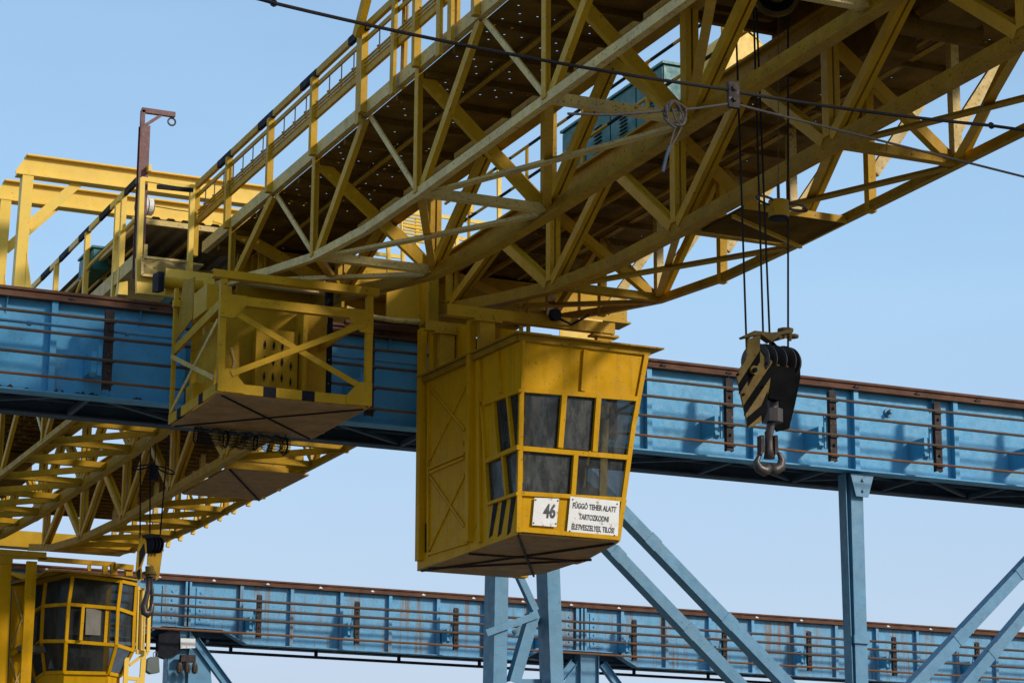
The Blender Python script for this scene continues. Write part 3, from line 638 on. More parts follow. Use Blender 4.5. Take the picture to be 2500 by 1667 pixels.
# ------------------------------------------------------------------ operator cab 46
CX0, CX1, CY0, CY1 = 14.87, 16.56, 33.24, 37.32; cb = 7.69; ct = 10.63
cab = MB()
Fc = lambda u, v, dy=0.: P(u, v, 'Y', CY0+dy)
Lc = lambda u, v, dx=0.: P(u, v, 'X', CX0+dx)
z3 = lambda x, y: (950+x/2.24, 750+y/2.24)
def Fq(x, y, dy=0.): return Fc(*z3(x, y), dy)
def Lq(x, y, dx=0.): return Lc(*z3(x, y), dx)
NF = [0.]
TL, TR, BL, BR = Fq(735, 180), Fq(1418, 255), Fq(708, 1232), Fq(1260, 1280)
wR = TR.x
# walls: right (flared), back, interior left
def wall(m_, pts, vec, mi=0): m_.prism(pts, vec, mi)
wall(cab, [(BR.x, CY0+.05, cb), (BR.x, CY1-.9, cb), (wR, CY1-.9, ct), (wR, CY0+.05, ct)][0:0] or [(BR.x, CY0+1.7, cb), (BR.x, CY1-.3, cb), (wR, CY1-.3, ct), (wR, CY0+1.7, ct)], (.03, 0, 0))
wall(cab, [(CX0+.02, CY1-.03, cb), (BR.x, CY1-.03, cb), (wR, CY1-.03, 10.9), (CX0+.02, CY1-.03, 10.9)], (0, .03, 0))
wall(cab, [(CX0+.03, CY0+.02, ct-.75), (CX0+.03, CY1, ct-.75), (CX0+.03, CY1, ct+.2), (CX0+.03, CY0+.02, ct)], (.02, 0, 0), 0)
wall(cab, [(CX0+.03, CY0+.02, cb), (CX0+.03, CY1, cb), (CX0+.03, CY1, cb+.72), (CX0+.03, CY0+.02, cb+.72)], (.02, 0, 0), 0)
wall(cab, [(CX0+.03, CY0+1.75, cb), (CX0+.03, CY1, cb), (CX0+.03, CY1, ct), (CX0+.03, CY0+1.75, ct)], (.021, 0, 0), 0)
CAB = cab.build('operator_cab', [YCAB], K1)
# front: header + sill + posts
m1 = MB(); m1.prism([Fq(735, 180, .01), Fq(1418, 255, .01), Fq(1362, 505, .01), Fq(735, 450, .01)], (0, .02, 0)); m1.build('front_panel', YCAB, CAB); m1 = MB(); m1.prism([Fq(715, 1010, .01), Fq(1300, 1052, .01), Fq(1258, 1272, .01), Fq(708, 1225, .01)], (0, .02, 0)); m1.build('front_panel', YCAB, CAB)
def fr(n, *pairs, w=.055, dep=.05):
    for (a, c) in pairs:
        NF[0] += .0017; dep = .048 + NF[0]; q = MB(); A = Fq(*a, -.005); B = Fq(*c, -.005); q.bar(A, B, dep, w, side=(0, 1, 0)); q.build(n, YCAB, CAB)
fr('window_frame', ((728, 190), (720, 620)), ((720, 620), (706, 1230)), w=.075)
fr('window_frame', ((1406, 262), (1333, 660)), ((1333, 660), (1249, 1275)), w=.075)
fr('window_frame', ((735, 452), (1360, 502)), ((728, 772), (1305, 822)), w=.075)
fr('window_frame', ((722, 1018), (1275, 1052)), ((706, 1215), (1255, 1262)), w=.065)
fr('window_frame', ((957, 470), (934, 770)), ((1143, 490), (1122, 790)), w=.085)
fr('window_frame', ((1019, 805), (1003, 1035)), ((1072, 235), (1057, 460)), w=.075)
def pane(pts, inn=.03, n='window_pane', left=False, mt=None):
    q = MB(); q.prism([(Lq if left else Fq)(x, y, inn) for x, y in pts], (.008, 0, 0) if left else (0, .008, 0)); return q.build(n, mt or GLD, CAB)
for pts in (((745, 455), (945, 470), (925, 775), (738, 760)), ((965, 475), (1135, 490), (1115, 785), (945, 770)), ((1150, 492), (1352, 508), (1305, 812), (1130, 790)),
            ((738, 785), (1010, 805), (995, 1030), (732, 1012)), ((1028, 810), (1300, 830), (1268, 1052), (1012, 1035))): pane(pts, mt=GLS if pts[0][0] > 1020 else GLD)
q = MB(); q.prism([Fq(968, 480, .045), Fq(1118, 492, .045), Fq(1100, 785, .045), Fq(950, 772, .045)], (0, .01, 0)); q.build('sliding_sash', BLK, CAB)
# left wall: two big panels, posts and x-straps
q = MB(); q.prism([Lq(205, 400), Lq(432, 285), Lq(432, 1290), Lq(205, 1395)], (.03, 0, 0)); q.prism([Lq(420, 280), Lq(735, 180), Lq(720, 465), Lq(520, 535), Lq(545, 1065), Lq(708, 1020), Lq(706, 1228), Lq(420, 1290)][:4]+[Lq(420, 545)], (.03, 0, 0))
q.prism([Lq(420, 545), Lq(575, 515), Lq(590, 800), Lq(532, 840), Lq(545, 1085), Lq(420, 1290)], (.03, 0, 0)); q.prism([Lq(545, 1070), Lq(708, 1020), Lq(706, 1228), Lq(540, 1285), Lq(420, 1290)], (.03, 0, 0))
q.build('side_panel', YCAB, CAB)
q = MB(); q.box((CX0+.002, CY0+.02, cb-.03), (CX0+.028, CY1, cb+.22)); q.build('sill_skirt', YCAB, CAB)
def lf(n, a, c, w=.06, dx=-.02, dep=.05, mt=YCAB):
    NF[0] += .0011; dep += NF[0]*.3; q = MB(); q.bar(Lq(*a, dx), Lq(*c, dx), dep, w, side=(1, 0, 0)); q.build(n, mt, CAB)
for (a, c, w) in (((575, 520), (598, 800), .05), ((650, 480), (678, 765), .06), ((520, 530), (720, 455), .05), ((525, 845), (708, 765), .07), ((625, 815), (645, 1030), .06), ((540, 1075), (705, 1018), .05), ((510, 545), (545, 1080), .05), ((600, 240), (615, 470), .03), ((500, 300), (505, 520), .03)):
    lf('window_frame', a, c, w)
for pts in (((580, 525), (645, 492), (672, 762), (598, 795)), ((658, 478), (712, 458), (702, 750), (680, 760)), ((530, 855), (620, 820), (640, 1032), (542, 1065)), ((640, 805), (705, 780), (700, 1010), (652, 1025))): pane(pts, .012, left=True)
for (a, c) in (((232, 450), (415, 670)), ((418, 435), (222, 835)), ((225, 925), (412, 1195)), ((415, 915), (220, 1325))): (lf('strap_and_shade_strip', (a[0]-4, a[1]+5), (c[0]-4, c[1]+5), .02, -.010, .012, mt=BRK), lf('strap_and_shade_strip', a, c, .045, -.012, .02))  # each strap gets a thin dark strip that paints its under-shadow
for (a, c) in (((220, 420), (215, 1360)), ((222, 880), (415, 800)), ((222, 905), (415, 822)), ((215, 1350), (430, 1285))): lf('panel_rib', a, c, .04, -.015, .03)
lf('corner_post', (182, 120), (168, 1385), .16, -.03, .10); lf('corner_post', (245, 100), (235, 385), .16, .02, .06)
lf('corner_post', (450, 75), (440, 1280), .13, -.04, .10); lf('panel_rib', (492, 290), (498, 1285), .10, -.02, .05)
for i, xx in enumerate((562, 610, 660)):
    q = MB(); q.prism([Lq(xx+8, 1075-i*16, -.004), Lq(xx+34, 1068-i*16, -.004), Lq(xx+2, 1245-i*8, -.004), Lq(xx-16, 1262-i*8, -.004)], (-.004, 0, 0)); q.build('warning_stripe', BLK, CAB)
q = MB(); q.prism([Lq(212, 130, .3), Lq(420, 100, .3), Lq(430, 270, .3), Lq(210, 380, .3)], (.02, 0, 0)); q.prism([Lq(500, 100, .3), Lq(720, 130, .3), Lq(720, 165, .3), Lq(500, 250, .3)], (.02, 0, 0)); q.build('upper_panel', YCAB, CAB)
# roof with overhang
q = MB(); zr = ct+.02
q.prism([(CX0-.10, CY0-.12, zr+.10), (wR+.22, CY0-.12, zr+.10), (wR+.22, CY1, zr+.25), (CX0-.10, CY1, zr+.25)], (0, 0, .025)); q.prism([(CX0-.02, CY0-.03, zr), (wR+.02, CY0-.03, zr), (wR+.02, CY0, zr), (CX0-.02, CY0, zr)], (0, 0, .10)); q.prism([(CX0-.06, CY0, zr), (CX0-.06, CY1, zr+.15), (CX0-.02, CY1, zr+.15), (CX0-.02, CY0, zr)], (0, 0, .09)); q.build('roof', YCM, CAB)
# floor, hoppered underside with ribs
q = MB(); fl = [(BL.x, CY0+.02, cb-.005), (BR.x, CY0+.02, cb-.005), (BR.x+.3, 35.0, cb-.01), (BR.x+.3, CY1-.7, cb-.01), (BR.x-.0, CY1, cb-.01), (CX0, CY1, cb-.01)]
q.prism(fl, (0, 0, -.025))
for a, c in (((14.9, 33.3), (17.0-.2, 36.9)), ((14.9, 37.2), (16.5, 33.3)), ((14.9, 35.2), (16.8, 35.1)), ((14.9, 36.9), (16.9, 34.9))): q.bar((a[0], a[1], cb-.045), (c[0], c[1], cb-.045), .04, .03, side=(0, 0, 1), mi=1)
q.build('floor_plate', [BRN, BRK], CAB)
q = MB(); q.box((16.72, 35.2, cb-.02), (16.98, 35.6, cb+.6)); q.build('rear_frame', YCAB, CAB); q = MB(); q.box((16.6, CY1-.2, cb-.04), (16.8, CY1, cb+.5)); q.build('rear_frame', YCAB, CAB)
# signs
def sign(name, c, lines, ns):
    q = MB(); q.prism([Fq(*p, -.035) for p in c], (0, .012, 0), 0)
    A, B, D = Fq(*c[0], -.035), Fq(*c[1], -.035), Fq(*c[3], -.035)
    ux = (B-A); uy = (A-D)
    for (s, t, st, h, wfac) in lines: q.text(st, h, A+ux*s-uy*t, ux, uy, (0, -1, 0), 1, 1, .011 if len(st) < 3 else .0038, .004, fit=wfac*ux.length)
    for s, t in ((.05, .08), (.95, .08), (.05, .92), (.95, .92)): q.disc(A+ux*s-uy*t+V((0, -.004, 0)), (0, 1, 0), .012, .008, 8, mi=2)
    o_ = q.build(name, [WHT, INK, BRK], CAB); o_['label'] = ns
sign('number_sign', ((796, 1040), (930, 1045), (915, 1200), (782, 1190)), [(.66, .50, '46', .29, .50)], 'rust-spotted white enamel plate reading 46')
sign('warning_sign', ((992, 1032), (1262, 1060), (1250, 1262), (972, 1238)), [(.50, .24, 'FÜGGÖ TEHER ALATT', .118, .88), (.51, .52, 'TARTOZKODNI', .118, .60), (.51, .80, 'ÉLETVESZELYES, TILOS!', .118, .86)], 'white enamel plate with three lines of Hungarian warning text')
for (x, y) in ((404, 742), (207, 850)):
    q = MB(); a_ = Lq(x, y, -.05); q.tube([a_+V((.04, .05, .03)), a_+V((0, .05, .03)), a_+V((0, 0, .02)), a_+V((0, -.01, -.06))], .010, 6); q.build('door_handle', YCAB, CAB)
# inside
q = MB(); q.box((15.3, 34.6, cb), (15.9, 35.2, cb+.5)); q.box((15.3, 35.1, cb+.5), (15.9, 35.2, cb+1.15)); q.build('driver_seat', INT, CAB)
q = MB(); q.box((16.05, 33.6, cb), (16.4, 34.1, cb+.85)); q.tube([(16.25, 33.75, cb+.85), (16.2, 33.6, cb+1.15)], .012, 6, 1); q.disc((16.2, 33.6, cb+1.17), (0, 1, .3), .03, .05, 10, mi=1); q.disc((16.22, 33.5, cb+.8), (0, 1, 0), .035, .03, 10, mi=2); q.build('control_console', [INT, BLK, WHT], CAB)
q = MB()
for k in range(9): q.prism([Fq(835+k*9, 800, .35+.02*(k % 2)), Fq(844+k*9, 801, .35+.02*((k+1) % 2)), Fq(836+k*10, 905, .35+.02*((k+1) % 2)), Fq(826+k*10, 904, .35+.02*(k % 2))], (0, .004, 0))
q.build('curtain', CLO, CAB)
q = MB(); q.prism([Fq(1165, 520, .5), Fq(1205, 520, .5), Fq(1190, 1045, .5), Fq(1150, 1045, .5)], (0, .04, 0)); q.build('inner_post', YPAL, CAB)
q = MB(); q.bar(Fq(1150, 620, .4), Fq(1340, 520, .4), .03, .05, side=(0, 1, 0)); q.build('wiper_arm', BLK, CAB)
q = MB(); q.box((CX0+.06, CY1-.1, cb), (BR.x-.1, CY1-.06, ct)); q.box((BR.x-.05, CY1-.9, 8.3), (BR.x+.1, CY1-.86, ct)); q.build('inner_lining', INT, CAB)
# hanger beams over the cab roof
b = MB(); A, B = P(1045, 762, 'Y', 34.7), P(1497, 812, 'Y', 34.7); z = 11.42
b.bar((A.x+.3, 34.7, z), (B.x, 34.7, z), .14, .18, side=(0, 1, 0), prof='U')
hb = b.build('hanger_beam', YEL, K1)
b = MB(); b.bar((14.6, 36.5, 11.62), (16.9, 36.5, 11.62), .14, .16, side=(0, 1, 0), prof='U'); b.build('hanger_beam', YEL, K1)
for (x, y, z0_, z1_) in ((17.05, 34.75, 10.7, 11.32), (14.95, 34.7, 10.8, 11.33), (16.55, 36.5, 10.85, 11.54), (15.0, 36.5, 10.8, 11.54)):
    b = MB(); b.box((x-.13, y-.05, z0_), (x+.13, y+.07, z1_)); b.box((x-.24, y-.10, z1_-.04), (x+.24, y+.10, z1_-.005)); b.disc((x-.1, y-.09, z1_+.03), (0, 0, 1), .03, .07, 6); b.disc((x+.12, y-.09, z1_+.03), (0, 0, 1), .03, .07, 6); b.build('hanger_bracket', YEL, K1)
for x in (16.05, 16.18):
    b = MB(); b.bar((x, 35.8, 10.8), (x, 35.8, 12.2), .05, .06); b.build('hanger_rod', YEL, K1)
b = MB(); c = P(1355, 769, 'Y', 34.5); b.disc(c, (.35, -1, -.2), .10, .10, 20); b.tube([c+V((.1, 0, -.06)), c+V((.35, .1, -.1)), c+V((.5, .1, 0)), c+V((.7, .2, .12))], .02, 6); tag(b.build('signal_horn', BLK), 'round black horn mounted on the beam above the cab roof', 'horn')
# grating platform between the right trusses
b = MB(); px0, px1, py0, py1 = 15.6, 17.19, 27.5, 28.7; gz = 11.27
y = py0
while y < py1: b.box((px0, y, gz), (px1, y+.012, gz+.03)); y += .045
x = px0
while x < px1: b.box((x, py0, gz+.031), (x+.02, py1, gz+.05)); x += .06
b.box((px0, py0-.02, gz), (px1, py0, gz+.10), 1); b.box((px0, py1, gz), (px1, py1+.03, gz+.06), 1); b.box((px1, py0, gz), (px1+.03, py1, gz+.06), 1)
b.bar((px0, py0+.3, gz-.02), (px1, py1, gz-.02), .05, .05, side=(0, 0, 1), mi=1)
b.build('grating_platform', [DECK, YEL], K1)

# ------------------------------------------------------------------ green cabinets, tanks, reels (stand on the crane)
def cabinet(x0, x1, y0, y1, z0_, z1_, n, name, label, face=True):
    r = thing(name, ((x0+x1)/2, (y0+y1)/2, z0_), label, 'cabinet')
    b = MB(); b.box((x0, y0, z0_), (x1, y1, z1_)); b.box((x0-.04, y0-.04, z1_+.001), (x1+.04, y1+.04, z1_+.04)); b.build('housing', GRN, r)
    for k in range(n):
        a, c = y0+(y1-y0)*k/n+.02, y0+(y1-y0)*(k+1)/n-.02
        d = MB(); d.box((x0-.02, a, z0_+.04), (x0-.002, c, z1_-.04)); ym = (a+c)/2
        for j in range(11): d.prism([(x0-.021, ym-.13, z0_+.28+.06*j), (x0-.021, ym+.13, z0_+.28+.06*j), (x0-.045, ym+.13, z0_+.26+.06*j), (x0-.045, ym-.13, z0_+.26+.06*j)], (0, 0, -.008), 1)
        d.build('door', [GRN, BLK], r)
    return r
cabinet(15.85, 16.9, 30.25, 33.75, 13.12, 14.30, 4, 'electrical_cabinet', 'long green louvred electrical cabinet standing on the right-hand crane walkway')
gx = P(229, 605, 'Y', 42.5); cabinet(gx.x, P(266, 610, 'Y', 42.5).x, 42.5, 43.5, P(229, 656, 'Y', 42.5).z, gx.z, 1, 'switch_cabinet', 'small green switch cabinet behind the left end handrail')
b = MB(); x0, x1, y0, y1, zz = P(1762, 165, 'Y', 28.4).x, P(1868, 120, 'Y', 28.4).x, 28.4, 28.8, 13.12; zt_ = P(1820, 68, 'Y', 28.4).z
pts = [(x0, y0, zz), (x1, y0, zz)] + [(x1-.4+.4*math.cos(a), y0, zt_-.35+.35*math.sin(a)) for a in (0, .4, .8, 1.2, 1.57)] + [(x0+.4-.4*math.cos(a), y0, zt_-.35+.35*math.sin(a)) for a in (1.57, 1.2, .8, .4, 0)]
b.prism(pts, (0, 1.2, 0)); b.box((x0+.28, y0-.05, zt_-.55), (x0+.62, y0-.001, zt_-.50)); tag(b.build('rounded_housing', YPAL), 'sunlit yellow round-topped housing on the right walkway, behind the hoist ropes', 'machine housing')
r = thing('cable_reel', (11.6, 41.2, 13.0), 'teal-flanged cable reel under the corrugated shed roof', 'cable reel')
for u in (405, 455):
    c = P(u, 632, 'Y', 41.5); c.z = 13.15; b = MB(); b.disc(c, (1, .35, 0), .36, .03, 36); b.disc(c-V((.03, 0, 0)), (1, .35, 0), .18, .06, 24); b.build('reel_flange', TEAL, r)
b = MB(); a = P(405, 632, 'Y', 41.5); c = P(455, 632, 'Y', 41.5); a.z = c.z = 13.15; b.tube([a, c], .2, 24); b.build('reel_drum', BLK, r)
r = thing('insulator_lamp', tuple(P(360, 508, 'Y', 39.4)), 'white ribbed drum beside the dark red davit post', 'insulator')
c = P(360, 508, 'Y', 39.4); b = MB(); b.tube([c+V((-.10, 0, .02)), c+V((-.02, 0, .02))], .15, 20); b.build('drum', WHT, r); b = MB(); b.tube([c+V((.0, 0, .02)), c+V((.08, 0, .02))], .15, 20); b.build('drum', WHT, r); b = MB(); b.tube([c+V((-.2, 0, .02)), c+V((.1, 0, .02))], .12, 16); b.build('spindle', BRK, r)
b = MB(); b.tube([c+V((.1, 0, .05)), c+V((.5, 0, .03)), c+V((1, 0, .03))], .008, 5); b.build('lead_wire', BLK, r)
# pale cable bundles on the far end
b = MB()
for k in range(7): b.tube([P(520+6*k % 3, 540+6*k, 'Y', 41.5), P(560, 552+6*k, 'Y', 41.5), P(640, 545+6*k, 'Y', 41.5), P(720, 560+7*k, 'Y', 41.5)], .022, 6)
b.build('cable_bundle', YPAL, K1)
b = MB()
for k in range(9): b.tube([P(985, 520+8*k, 'Y', 41), P(1010, 524+8*k, 'Y', 41), P(1045, 530+8*k, 'Y', 41)], .022, 6)
for k in range(5): b.tube([P(1055, 600+5*k, 'Y', 40.5), P(1090, 596+6*k, 'Y', 40.5), P(1180, 618+7*k, 'Y', 40.5), P(1215, 655+6*k, 'Y', 40.5)], .022, 6)
b.build('cable_bundle', YPAL, K1)
# far-end railings seen through the lattice
for (p, q, y) in (((975, 512), (1200, 548), 42), ((975, 548), (1040, 562), 42), ((1075, 572), (1160, 590), 42), ((860, 612), (980, 628), 42), ((838, 660), (1000, 682), 41)): MB().bar(P(*p, 'Y', y), P(*q, 'Y', y), .04, .07, side=(0, 1, 0)).build('railing_bar', YPAL, K1)
for (u, v0, v1, y) in ((948, 600, 700, 42), (983, 520, 690, 41.5), (880, 645, 690, 42), (1018, 535, 650, 42), (1072, 515, 600, 41), (1222, 610, 640, 41), (1115, 575, 610, 42), (1150, 380, 520, 39), (1218, 400, 545, 38.6)): MB().bar(P(u, v0, 'Y', y), P(u+1, v1, 'Y', y), .07, .07).build('railing_post', YPAL, K1)
b = MB(); b.prism([P(835, 655, 'Y', 41), P(1000, 690, 'Y', 41), P(1000, 760, 'Y', 41), P(835, 735, 'Y', 41)], (0, .05, 0))
b.build('kick_plate', YPAL, K1)

# ------------------------------------------------------------------ trolley, ropes, block
T = thing('hoist_trolley', (14.4, 23.8, 13.4), 'dark hoist trolley with grooved sheave under the crane top, above the ropes', 'hoist trolley')
b = MB(); b.box((15.56, 20.5, 13.25), (15.60, 26.6, 13.61)); b.box((15.61, 20.5, 13.62), (16.0, 26.55, 13.66)); b.box((13.5, 20.5, 13.62), (14.18, 26.55, 13.66)); b.box((14.62, 20.5, 13.62), (15.6, 26.55, 13.66)); b.box((14.19, 20.5, 13.62), (14.61, 24.0, 13.66)); b.box((14.19, 25.2, 13.62), (14.61, 26.55, 13.66)); b.box((13.6, 26.5, 13.42), (15.62, 26.6, 13.61)); b.box((13.45, 21.2, 13.46), (15.35, 21.3, 13.61)); b.box((13.45, 26.2, 13.46), (15.35, 26.3, 13.75)); b.box((13.5, 21.3, 13.5), (13.6, 26.2, 13.8)); b.box((15.2, 21.3, 13.5), (15.3, 26.2, 13.8)); b.box((13.6, 21.3, 13.7), (15.2, 24.0, 13.78)); b.box((13.6, 25.6, 13.5), (15.2, 26.1, 13.78)); b.box((14.0, 21.3, 13.3), (14.08, 26.2, 13.6)); b.box((14.75, 21.3, 13.3), (14.83, 26.2, 13.6)); b.build('trolley_frame', DECK, T)
b = MB(); b.tube([(13.7, 23.2, 13.75), (15.1, 23.2, 13.75)], .30, 24); b.build('hoist_drum', STL, T)
b = MB(); c = P(1893, -14, 'Y', 24.6); 
b.disc(c, (.3, 1, 0), .30, .05, 32); b.disc(c+V((-.01, -.04, 0)), (.3, 1, 0), .24, .05, 32, mi=1); b.disc(c+V((-.02, -.07, 0)), (.3, 1, 0), .14, .05, 24); b.build('sheave', [GRY, SHBLK], T)
YH = 24.8
def rope(u0, v0, u1, v1, lab, r_=.013, y=YH):
    a = P(u0, v0, 'Y', y); c = P(u1, v1, 'Y', y); d = (a-c).normalized(); a = a + d*((13.5-a.z)/d.z if d.z else 0)
    b = MB(); b.tube([a, lerp(a, c, .5), c], r_, 8); o = b.build('hoist_rope', ROPE); tag(o, lab, 'rope', 'four hoist ropes of the near hook block')
rope(1798, 100, 1823, 860, 'hoist rope leftmost of the four reaching the near hook block')
rope(1842, 100, 1863, 812, 'second hoist rope from the left above the near hook block')
rope(1850, 100, 1881, 870, 'third hoist rope from the left above the near hook block')
rope(1924, 100, 1924, 850, 'hoist rope rightmost of the four reaching the near hook block')
H = thing('hook_block', tuple(P(1885, 1160, 'Y', YH)), 'near hook block with black and yellow striped cheek plates and double hook', 'hook block')
B = lambda u, v, y=YH: P(u, v, 'Y', y)
z6 = lambda x, y: (1750+x/3.137, 700+y/3.137)
yF, yB_ = YH-.17, YH+.17
# near (left) striped cheek: plate faces left-front
def chk(pts, dy): return [P(*z6(x, y), 'Y', YH+dy) for x, y in pts]
ck = [(240, 400), (335, 365), (330, 480), (425, 570), (405, 760), (340, 1040), (245, 1080), (155, 690), (170, 640), (225, 560)]
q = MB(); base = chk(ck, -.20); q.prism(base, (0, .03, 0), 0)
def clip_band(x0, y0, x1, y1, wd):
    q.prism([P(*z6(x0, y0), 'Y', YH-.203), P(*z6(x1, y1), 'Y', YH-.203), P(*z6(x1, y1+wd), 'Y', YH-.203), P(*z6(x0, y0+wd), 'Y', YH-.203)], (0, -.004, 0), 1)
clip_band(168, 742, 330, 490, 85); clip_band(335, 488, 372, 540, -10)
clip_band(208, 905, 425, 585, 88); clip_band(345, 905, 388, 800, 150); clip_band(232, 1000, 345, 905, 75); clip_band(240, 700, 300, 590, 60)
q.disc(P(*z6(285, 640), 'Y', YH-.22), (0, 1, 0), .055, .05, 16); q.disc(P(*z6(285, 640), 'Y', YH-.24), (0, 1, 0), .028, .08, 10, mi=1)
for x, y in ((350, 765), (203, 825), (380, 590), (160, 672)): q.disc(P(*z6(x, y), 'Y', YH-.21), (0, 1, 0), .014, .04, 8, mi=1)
q.build('cheek_plate', [GRY, SHBLK], H)
q = MB(); q.prism([P(*z6(x, y), 'Y', YH+.16) for x, y in ((590, 570), (640, 600), (640, 700), (600, 900), (555, 1085), (462, 1108), (440, 1060), (480, 900), (430, 620))], (0, .03, 0)); q.build('cheek_plate', SHBLK, H)
q = MB(); q.prism([P(*z6(x, y), 'Y', YH-.19) for x, y in ((425, 600), (600, 625), (600, 800), (545, 850), (480, 870), (400, 850))], (0, .1, 0)); q.prism([P(*z6(x, y), 'Y', YH+.1) for x, y in ((400, 380), (600, 600), (440, 620))][0:3], (0, .03, 0)); q.tube([P(*z6(430, 600), 'Y', YH-.1), P(*z6(605, 622), 'Y', YH+.05)], .018, 8, mi=1); q.build('spacer_plate', [SHBLK, GRY], H)
for x, y in ((305, 560), (365, 565), (440, 575), (510, 580), (545, 590)):
    c = P(*z6(x-10, y), 'Y', YH+(x-400)/140*.1); q = MB(); ax = (.86, .42, 0)
    q.disc(c, ax, .205, .012, 36); q.disc(c+V((.022, .01, 0)), ax, .19, .03, 36, mi=1); q.build('sheave', [STL, SHBLK], H)
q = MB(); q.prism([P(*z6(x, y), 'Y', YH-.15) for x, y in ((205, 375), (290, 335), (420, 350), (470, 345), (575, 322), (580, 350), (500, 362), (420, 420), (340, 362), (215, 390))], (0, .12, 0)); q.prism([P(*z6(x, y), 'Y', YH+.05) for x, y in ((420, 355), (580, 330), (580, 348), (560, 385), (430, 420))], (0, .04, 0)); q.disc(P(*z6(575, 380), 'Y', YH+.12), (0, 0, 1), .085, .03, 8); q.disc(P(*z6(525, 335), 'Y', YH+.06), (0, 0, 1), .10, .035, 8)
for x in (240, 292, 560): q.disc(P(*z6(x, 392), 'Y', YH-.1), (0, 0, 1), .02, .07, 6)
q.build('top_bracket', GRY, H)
q = MB(); c1 = P(*z6(425, 960), 'Y', YH); c2 = P(*z6(425, 990), 'Y', YH); q.tube([c1+V((0, 0, .14)), c1], .075, 20); q.tube([c2+V((0, 0, .08)), c2-V((0, 0, .08))], .13, 8); q.tube([c2, P(*z6(398, 1150), 'Y', YH)], .05, 16); q.build('swivel_nut', STL, H)
q = MB(); c = P(*z6(398, 1140), 'Y', YH); bt = P(*z6(403, 1340), 'Y', YH)
q.tube([c+V((0, 0, .05)), lerp(c, bt, .5), bt+V((0, 0, .04))], [.05, .052, .07], 16)
U6 = .001555
for pts in (((402, 1385, 40), (365, 1408, 44), (322, 1388, 38), (303, 1340, 27), (322, 1300, 17), (345, 1285, 8)), ((402, 1385, 40), (445, 1405, 46), (488, 1378, 40), (499, 1325, 29), (480, 1282, 19), (452, 1258, 9))):
    q.tube([P(*z6(x, y), 'Y', YH-.02) for x, y, _ in pts], [r_*U6 for _, _, r_ in pts], 14)
q.build('ramshorn_hook', STL, H, smooth=True)
for x in (340, 445):
    q = MB(); q.prism([P(*z6(x, 1135), 'Y', YH-.06), P(*z6(x+22, 1135), 'Y', YH-.06), P(*z6(x+28, 1260), 'Y', YH-.06), P(*z6(x+2, 1290), 'Y', YH-.06)], (0, .1, 0)); q.build('safety_latch', BRK, H)
# limit switch weight
r = thing('limit_weight', tuple(P(1900, 520, 'Y', YH)), 'cylindrical limit-switch weight hanging on a thin wire between the near hoist ropes', 'weight')
b = MB(); c = P(1901, 512, 'Y', YH); b.tube([c+V((0, 0, .11)), c-V((0, 0, .10))], .125, 28); b.tube([c-V((0, 0, .101)), c-V((0, 0, .125))], .12, 28, mi=1); b.build('weight_body', [YCM, BLK], r)
b = MB(); a = P(1902, 0, 'Y', YH); b.tube([(a.x, YH, 13.4), tuple(c+V((0, 0, .32)))], .005, 6); b.tube([c+V((0, 0, .32)), c+V((0, 0, .11))], .02, 8); b.build('suspension_wire', CABL, r)
for (ua, va, ub, vb) in ((1843, 482, 1898, 500), (1918, 503, 1970, 514)):
    A = P(ua, va, 'Y', YH); B_ = P(ub, vb, 'Y', YH); d = B_-A; b = MB()
    A.y -= .04
    pts = []
    for k in range(24):
        t = 2*math.pi*k/24; pts.append(lerp(A, B_, .5+.5*math.cos(t)) + V((0, .05*math.sin(t), -.022*math.sin(t))))
    b.tube(pts, .016, 8, closed=True); b.build('guide_ring', STL, r)

# ------------------------------------------------------------------ cables strung across the view
def sag(p, q, s, n=14): return [lerp(p, q, t/n) - V((0, 0, 4*s*(t/n)*(1-t/n))) for t in range(n+1)]
yy = 16.0
r = thing('overhead_cable', tuple(P(1790, 230, 'Y', yy)), 'dark tensioned cable crossing the whole lattice to the right with rusty clamp', 'cable')
b = MB(); p0 = P(668, 8, 'Y', yy); p1 = P(1785, 220, 'Y', yy); p2 = P(2420, 307, 'Y', yy); p3 = P(2620, 335, 'Y', yy)
b.tube(sag(p0, p1, .05) + sag(p1+V((.05, 0, -.01)), p2, .02)+[p3], .0145, 8); b.build('wire', DCAB, r)
b = MB()
for pc in (p0, p2): b.tube([pc+V((.024*math.cos(k*.7854), 0, .024*math.sin(k*.7854))) for k in range(8)], .008, 6, closed=True)
b.tube([P(560, -20, 'Y', yy), P(640, 0, 'Y', yy), p0], .015, 8); b.build('thimble', BLK, r)
b = MB(); c = P(1790, 233, 'Y', yy); b.box((c.x-.048, yy-.02, c.z-.105), (c.x+.048, yy+.02, c.z+.105)); b.disc((c.x, yy-.03, c.z+.055), (0, 1, 0), .022, .02, 12); b.disc((c.x, yy-.03, c.z-.035), (0, 1, 0), .022, .02, 12); b.build('clamp_plate', BRK, r)
r = thing('guy_wire', tuple(P(1640, 262, 'Y', yy)), 'light grey wire with a hanging coil tied left of the rusty clamp', 'wire')
b = MB(); g0 = P(1386, 278, 'Y', yy); g1 = P(1600, 273, 'Y', yy); g2 = P(1788, 253, 'Y', yy); g3 = P(2620, 462, 'Y', yy)
b.tube([g0, lerp(g0, g1, .5)-V((0, 0, .02)), g1, lerp(g1, g2, .5)-V((0, 0, .01)), g2] + [lerp(g2, g3, t/8) for t in range(1, 9)], .0105, 8); b.build('wire', CABL, r)
b = MB()
for (cu, cv, ru, rv, ph) in ((1642, 282, .08, .107, 0), (1650, 280, .087, .10, 1), (1640, 276, .067, .087, 2)):
    c = P(cu, cv, 'Y', yy); b.tube([c+V((ru*math.cos(k*.3927+ph), -.02+.02*math.sin(k+ph), rv*math.sin(k*.3927+ph))) for k in range(16)], .0105, 6, closed=True)
